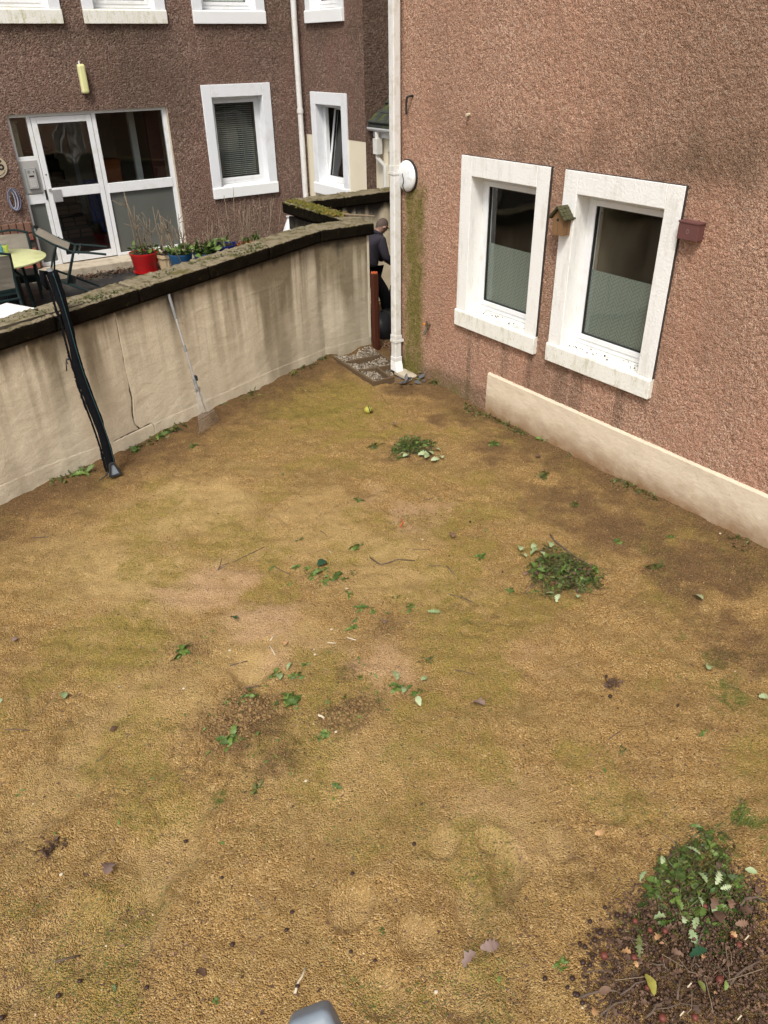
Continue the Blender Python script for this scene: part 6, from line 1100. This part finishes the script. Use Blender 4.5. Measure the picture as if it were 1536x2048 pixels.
TW = [([(437, 1140), (480, 1118), (530, 1094)], .004, 'twig', 'long thin twig above the pink gravel patch'), ([(436, 1141), (441, 1128), (444, 1117)], .004, 'twig', 'short upright twig forking from the long thin twig'), ([(436, 1138), (448, 1130), (458, 1127)], .004, 'twig', 'short dark twig at the fork on the left'), ([(740, 1116), (762, 1131), (795, 1120), (830, 1122)], .0065, 'twig', 'long dark curved twig in the middle of the court'), ([(548, 1133), (560, 1140), (580, 1150)], .004, 'twig', 'leaning thin twig left of the central weed group'), ([(857, 1132), (880, 1132)], .004, 'twig', 'short straight twig right of the curved twig'), ([(893, 1133), (905, 1145), (917, 1160)], .005, 'twig', 'twig slanting down right of the short straight twig'),
 ([(900, 1190), (925, 1196), (948, 1207)], .005, 'twig', 'brown twig above the plain gravel right of centre'), ([(1100, 1070), (1108, 1082), (1150, 1115), (1190, 1137)], .008, 'twig', 'long bare twig lying across the olive heap'), ([(1050, 1187), (1062, 1172), (1082, 1160)], .005, 'twig', 'curved twig at the lower left of the olive heap'), ([(485, 1378), (510, 1374), (535, 1372)], .005, 'twig', 'green-brown stem left of the pale oval leaf'), ([(460, 1332), (480, 1327), (495, 1323)], .006, 'twig', 'short thick twig in the dug hollow'), ([(845, 1001), (862, 998), (882, 992)], .004, 'twig', 'faint twig in the upper middle'), ([(65, 1076), (97, 1074)], .005, 'twig', 'short dark twig at the left'), ([(10, 1460), (40, 1459), (60, 1462)], .004, 'twig', 'thin twig at the left edge'),
 ([(1217, 1480), (1228, 1471), (1240, 1464)], .004, 'twig', 'pale twig below the dark debris'), ([(110, 1925), (140, 1917), (160, 1912)], .006, 'twig', 'dark sunken twig at the bottom left'), ([(508, 1795), (522, 1810), (530, 1828)], .003, 'straw', 'curved straw in the lower middle'), ([(1322, 1668), (1345, 1680), (1360, 1707)], .003, 'straw', 'curved straw above the largest heap'), ([(810, 1098), (860, 1100)], .003, 'twig', 'faint straight twig above the curved twig'), ([(640, 1062), (650, 1068), (655, 1075)], .004, 'twig', 'small bent twig in the upper middle'), ([(530, 1040), (540, 1032)], .004, 'straw', 'tiny straw in the upper left'), ([(1180, 1150), (1150, 1160), (1140, 1170)], .003, 'twig', 'short twig inside the olive heap'), ([(910, 1340), (950, 1350)], .004, 'twig', 'short twig right of the pale leaves'),
 ([(590, 1988), (597, 1965), (603, 1957), (611, 1938)], .007, 'stick', 'white bare stick near the bottom of the picture'), ([(540, 1292), (546, 1303), (551, 1312)], .006, 'stick', 'white stalk piece below the other beside the tan leaf'), ([(541, 1282), (545, 1276), (550, 1272)], .006, 'stick', 'small white stalk piece above the tan leaf'), ([(695, 1276), (704, 1279), (712, 1281)], .006, 'stick', 'white curved stalk below the dark leaved sprig'), ([(655, 1286), (672, 1287)], .005, 'stick', 'pale stalk in the middle'), ([(636, 1432), (643, 1434), (649, 1438)], .010, 'stick', 'white scrap on the dug soil'), ([(658, 1102), (662, 1106)], .005, 'stick', 'tiny white chip above the central weed group'), ([(690, 1177), (697, 1178)], .005, 'stick', 'tiny pale chip right of the central weeds')]
for pts, r, nm, lb in TW:
    pp = [Vector(gat(*p)) + Vector((0, 0, r * .8)) for p in pts]; tag(obj(nm, MB().tube(pp, [r * (1 - .45 * i / len(pp)) for i in range(len(pp))], 6), M['twig'] if nm == 'twig' else M['stalk'] if nm == 'straw' else M['white_stick'], smooth=True), lb, nm)
NB = None; GN = 'dark nuts scattered over the gravel'
for px, py, s, lb in [(828, 1690, 1., 'round black nut alone in the middle of the lower gravel'), (465, 1891, 1., 'dark nut at lower left of the white stick'), (573, 1862, .9, 'dark nut left above the white stick'), (118, 1994, 1.1, 'dark nut with a stem at the bottom left'), (160, 1964, .9, 'dark nut above the stemmed nut'), (4, 2038, 1.1, 'dark nut in the bottom left corner'), (705, 1749, .9, 'small dark nut in the lower middle'), (444, 1757, .8, 'small black nut right of the grey-brown leaf'), (294, 1977, .9, 'black nut at the bottom, left of centre'), (584, 1826, .9, 'dark nut in a little hollow'), (702, 1905, .8, 'black nut between the stick and the footprints'), (750, 1923, .8, 'brown nut right of the black nut'), (1212, 1355, 1., 'dark debris nut at the top of the dark clump on the right'), (1220, 1395, 1.2, 'dark nut at the bottom of the dark clump on the right'), (1355, 1413, .9, 'dark nut near the right edge'), (940, 1045, .9, 'dark bit beside the upper brown soil'), (898, 1113, .6, 'tiny black bit right of the curved twig'), (1005, 1145, .7, 'small dark bit left of the olive heap'), (595, 1975, .9, 'brown nut touching the white stick'), (372, 1685, 1., 'dark clod in the left lower gravel')]:
    o = small('fallen_nut', APB(), 'conker') if NB is None else cp(NB); NB = NB or o; p = gat(px, py); o.location = (p[0], p[1], p[2] + .010 * s); s *= .75; o.scale = (s * 1.1, s, s * .9); tag(o, lb, 'nut', GN)
ST = None
for px, py, lb in [(123, 1750, 'round white pebble at lower left'), (612, 1563, 'small white pebble in the lower middle'), (872, 1985, 'pale pebble near the bottom'), (663, 1260, 'tiny pale pebble in the middle'), (460, 1302, 'pale pebble by the dug hollow'), (630, 1310, 'flat pale pebble right of the tan leaf'), (1440, 1068, 'white pebble on dark soil near the plinth'), (845, 1080, 'white pebble above the short twig'), (368, 1378, 'grey chip at the left'), (672, 1465, 'white chip beside the dark green weed')]:
    o = small('pebble', MB().lathe([(.004, -.008), (.013, -.005), (.016, .001), (.011, .008), (.003, .010)], (0, 0, 0), 9), 'white_stick') if ST is None else cp(ST); ST = ST or o; p = gat(px, py); o.location = (p[0], p[1], p[2] + .006); o.scale = (.75, .6, .6); tag(o, lb, 'pebble')
tag(obj('orange_fragment', MB().tube([Vector(gat(800, 1056)) + Vector((0, 0, .004)), Vector(gat(806, 1046)) + Vector((0, 0, .008)), Vector(gat(801, 1038)) + Vector((0, 0, .004))], [.006, .007, .004], 6), M['orange'], smooth=True), 'small thin orange fragment half buried in pinkish gravel', 'fragment')
for px, py, r, lb in [(95, 1700, .08, 'crumbly dark clump of earth and moss at lower left'), (1224, 1370, .07, 'dark clump of earthy debris on the right of the court')]:
    n = 60; c = gat(px, py); pos = c + np.stack([RNG.normal(0, r * .4, n), RNG.normal(0, r * .3, n), RNG.uniform(0, .03, n)], 1); tag(leafpile('earth_clump', pos, rots(n, .8), RNG.uniform(.012, .04, (n, 1)), 'brown_leaf', None, RNG.uniform(0, .6, n), None, BR, BRF), lb, 'clump')
# ---- uncountable small stuff: loose grit, litter, clods, moss at the wall feet
def scatter(n, y_pow=1.):
    P = np.zeros((0, 2))
    while len(P) < n:
        q_ = np.stack([RNG.uniform(0, 1536, n), RNG.uniform(700, 2060, n)], 1); d = np.stack([(q_[:, 0] - 768) / FPX, (q_[:, 1] - 1024) / FPX, np.ones(n)], 1) @ RB; tt = -CAM[2] / d[:, 2]; x = d[:, 0] * tt; y = d[:, 1] * tt
        ok = (y < WS * x + WI - .03) & (x < 5.66) & (x > -3.9) & (y > -.3) & ~((x > 5.0) & (y > 7.6)); P = np.concatenate([P, np.stack([x, y], 1)[ok]])
    return P[:n]
n = 60000; P = scatter(n); z = gz(P[:, 0], P[:, 1]); s = RNG.uniform(.0028, .0062, (n, 1)) * RNG.uniform(.7, 1.2, (n, 3))
OC4V = np.array([(1, 0, 0), (-.5, .87, 0), (-.5, -.87, 0), (0, 0, .9)]); OC4F = np.array([(0, 1, 3), (1, 2, 3), (2, 0, 3)])
yaw_ = RNG.uniform(0, 6.28, n); Rz = np.zeros((n, 3, 3)); Rz[:, 0, 0] = np.cos(yaw_); Rz[:, 0, 1] = -np.sin(yaw_); Rz[:, 1, 0] = np.sin(yaw_); Rz[:, 1, 1] = np.cos(yaw_); Rz[:, 2, 2] = 1
leafpile('grit', np.column_stack([P, z - .001]), Rz, s, 'pebble', None, RNG.beta(2.2, 2, n), tv=OC4V, tf=OC4F)
n = 700; P = scatter(n); leafpile('stones', np.column_stack([P, gz(P[:, 0], P[:, 1])]), rots(n, .5), RNG.uniform(.004, .010, (n, 1)) * RNG.uniform(.6, 1.2, (n, 3)), 'pebble', None, RNG.uniform(.3, 1, n), tv=OCT, tf=OCF)
n = 2600; P = scatter(n); leafpile('loose_litter', np.column_stack([P, gz(P[:, 0], P[:, 1]) + .002]), rots(n, .25), np.stack([RNG.uniform(.008, .03, n), RNG.uniform(.01, .02, n), RNG.uniform(.01, .02, n)], 1), 'brown_leaf', None, RNG.uniform(0, 1, n), tv=OV, tf=OVF)
n = 2600; a = RNG.choice(6, n, p=[.34, .2, .14, .12, .1, .1]); cc = np.array([gat(*q_)[:2] for q_ in [(470, 1440), (700, 1425), (780, 1245), (380, 1300), (830, 1045), (640, 1160)]]); P = cc[a] + RNG.normal(0, .13, (n, 2)) * np.array([1.3, .8]); leafpile('clods', np.column_stack([P, gz(P[:, 0], P[:, 1])]), rots(n, .5), RNG.uniform(.004, .016, (n, 1)) * RNG.uniform(.6, 1.2, (n, 3)), 'pebble', None, RNG.uniform(0, .42, n), tv=OCT, tf=OCF)
n = 900; t_ = RNG.uniform(-1.5, 5.1, n); yy = WS * t_ + WI - .02 - np.abs(RNG.normal(0, .06, n)); keep = vn(t_ * 2.5, t_ * 0, 90) > .52; t_, yy = t_[keep], yy[keep]; n = len(t_)
leafpile('wall_foot_weeds', np.column_stack([t_, yy, gz(t_, yy)]), rot_up(n, .6, .4), RNG.uniform(.02, .07, n), 'weed_olive', None, RNG.uniform(0, 1, n), tv=FERN, tf=FERNF)
n = 900; yy = RNG.uniform(2.4, 7.5, n); xx = XR - .05 - np.abs(RNG.normal(0, .06, n)); keep = vn(yy * 2.5, yy * 0, 91) > .5; xx, yy = xx[keep], yy[keep]; n = len(xx)
leafpile('plinth_foot_weeds', np.column_stack([xx, yy, gz(xx, yy)]), rot_up(n, .6, .4), RNG.uniform(.02, .06, n), 'weed_olive', None, RNG.uniform(0, 1, n), tv=FERN, tf=FERNF)
n = 2600; P = scatter(n * 5); gm_ = np.clip(green[np.clip(np.searchsorted(gx, P[:, 0]) - 1, 0, len(gx) - 1), np.clip(np.searchsorted(gy, P[:, 1]) - 1, 0, len(gy) - 1)], 0, 1); P = P[RNG.uniform(0, 1, len(P)) < gm_ * 1.3][:n]; n = len(P)
leafpile('thin_grass', np.column_stack([P, gz(P[:, 0], P[:, 1])]), rot_up(n, .5, .4), RNG.uniform(.015, .06, n), 'weed', None, RNG.uniform(.1, .7, n), tv=GR, tf=GRF)
def mask_scatter(m, n, k=6):
    P = scatter(n * k); v_ = m[np.clip(np.searchsorted(gx, P[:, 0]) - 1, 0, len(gx) - 1), np.clip(np.searchsorted(gy, P[:, 1]) - 1, 0, len(gy) - 1)]; return P[RNG.uniform(0, 1, len(P)) < v_ * 1.2][:n]
P = mask_scatter(moss, 16000, 4); n = len(P); leafpile('moss_tufts', np.column_stack([P, gz(P[:, 0], P[:, 1]) - .001]), rots(n, .3), RNG.uniform(.003, .009, (n, 3)), 'weed_olive', None, RNG.uniform(.45, 1, n), tv=OC4V, tf=OC4F)
P = mask_scatter(dark, 9000, 4); n = len(P); leafpile('dark_crumbs', np.column_stack([P, gz(P[:, 0], P[:, 1])]), rots(n, .5), RNG.uniform(.002, .009, (n, 3)), 'brown_leaf', None, RNG.uniform(.1, .75, n), tv=OC4V, tf=OC4F)
P = mask_scatter(np.clip(soil * 1.0 + moss * .06, 0, 1), 260, 12); n = len(P); leafpile('seedlings', np.column_stack([P, gz(P[:, 0], P[:, 1]) + .002]), rot_up(n, .4, .3), RNG.uniform(.012, .035, n), 'weed', None, RNG.uniform(.2, .8, n), tv=LB, tf=LBF)
uu = RNG.uniform(1.2, LN, 3500); oo = RNG.uniform(-.27, .05, 3500); kp = fbm(uu * 3, oo * 8, 95, 3) > .56; uu, oo = uu[kp], oo[kp]; n = len(uu); P = A0 + uu[:, None] * T + oo[:, None] * NO
o = leafpile('moss', np.column_stack([P, zc(uu) + .155 + RNG.uniform(-.004, .012, n)]), rots(n, .3), RNG.uniform(.006, .018, (n, 3)), 'weed_olive', gw, RNG.uniform(.0, .6, n), tv=OC4V, tf=OC4F)
n = 60; yy = np.concatenate([RNG.uniform(5.68, 6.6, 30), RNG.uniform(4.2, 5.1, 30)]); 
leafpile('sill_dirt', np.column_stack([XR + RNG.uniform(.0, .13, n), yy, np.full(n, 1.105)]), rots(n, .3), RNG.uniform(.003, .012, (n, 3)), 'brown_leaf', None, RNG.uniform(0, .3, n), tv=OCT, tf=OCF)
p = (XR + .03, 5.80, 1.112); tag(leaf_obj('dead_leaf', 'lobed', 'brown_leaf', p, .07, 2.2, .1, .3, None, .0), 'small black dead leaf on the sill of the far window', 'leaf')
# ================================================================== GREY PLASTIC HEAD ON ITS ARM BELOW THE CAMERA
dsh = thing('dish_arm', (.16, .40, 2.7), 'grey plastic rounded device head on an arm, cut by the bottom picture edge', 'device')
d0 = Vector(ray(614, 2012)).normalized(); c0_ = Vector(CAM) + d0 * 1.02; rx = Vector(RB[0]); up_ = -Vector(RB[1]); fw_ = Vector(RB[2]); ax1 = (rx * .93 + up_ * .30 + fw_ * .1).normalized(); ax3 = (up_ * .9 - rx * .3 + fw_ * .25).normalized(); ax2 = ax3.cross(ax1).normalized(); ax3 = ax1.cross(ax2)
if ax3.dot(up_) < 0: ax3 = -ax3
hd_ = MB(); 
def rb(mb, c, hx, hy, hz0, hz1, tp=.8): mb.hexa([tuple(c + ax1 * a * hx * (tp if z > 0 else 1) + ax2 * b * hy * (tp if z > 0 else 1) + ax3 * (hz1 if z > 0 else hz0)) for z in (-1, 1) for b in (-1, 1) for a in (-1, 1)])
rb(hd_, c0_ - ax3 * .0, .033, .030, -.052, -.004, .72); o = obj('head', hd_, M['grey_plastic'], dsh, bev=.009); o.modifiers['bevel'].segments = 4; o.data.shade_smooth()
fwd_dir = -ax2 if (-ax2).dot(fw_) < 0 else ax2
obj('feed_cap', MB().tube([c0_ - ax3 * .04 + fwd_dir * .018, c0_ - ax3 * .04 + fwd_dir * .042, c0_ - ax3 * .04 + fwd_dir * .046], [.021, .021, .016], 24), M['grey_plastic'], dsh, smooth='auto')
obj('arm', MB().tube([c0_ - ax3 * .05, c0_ - ax3 * .16, c0_ - ax3 * .30 + Vector((.0, -.25, -.1)), Vector((.1, -.30, 2.2))], .014, 10), M['grey_plastic'], dsh, smooth='auto')
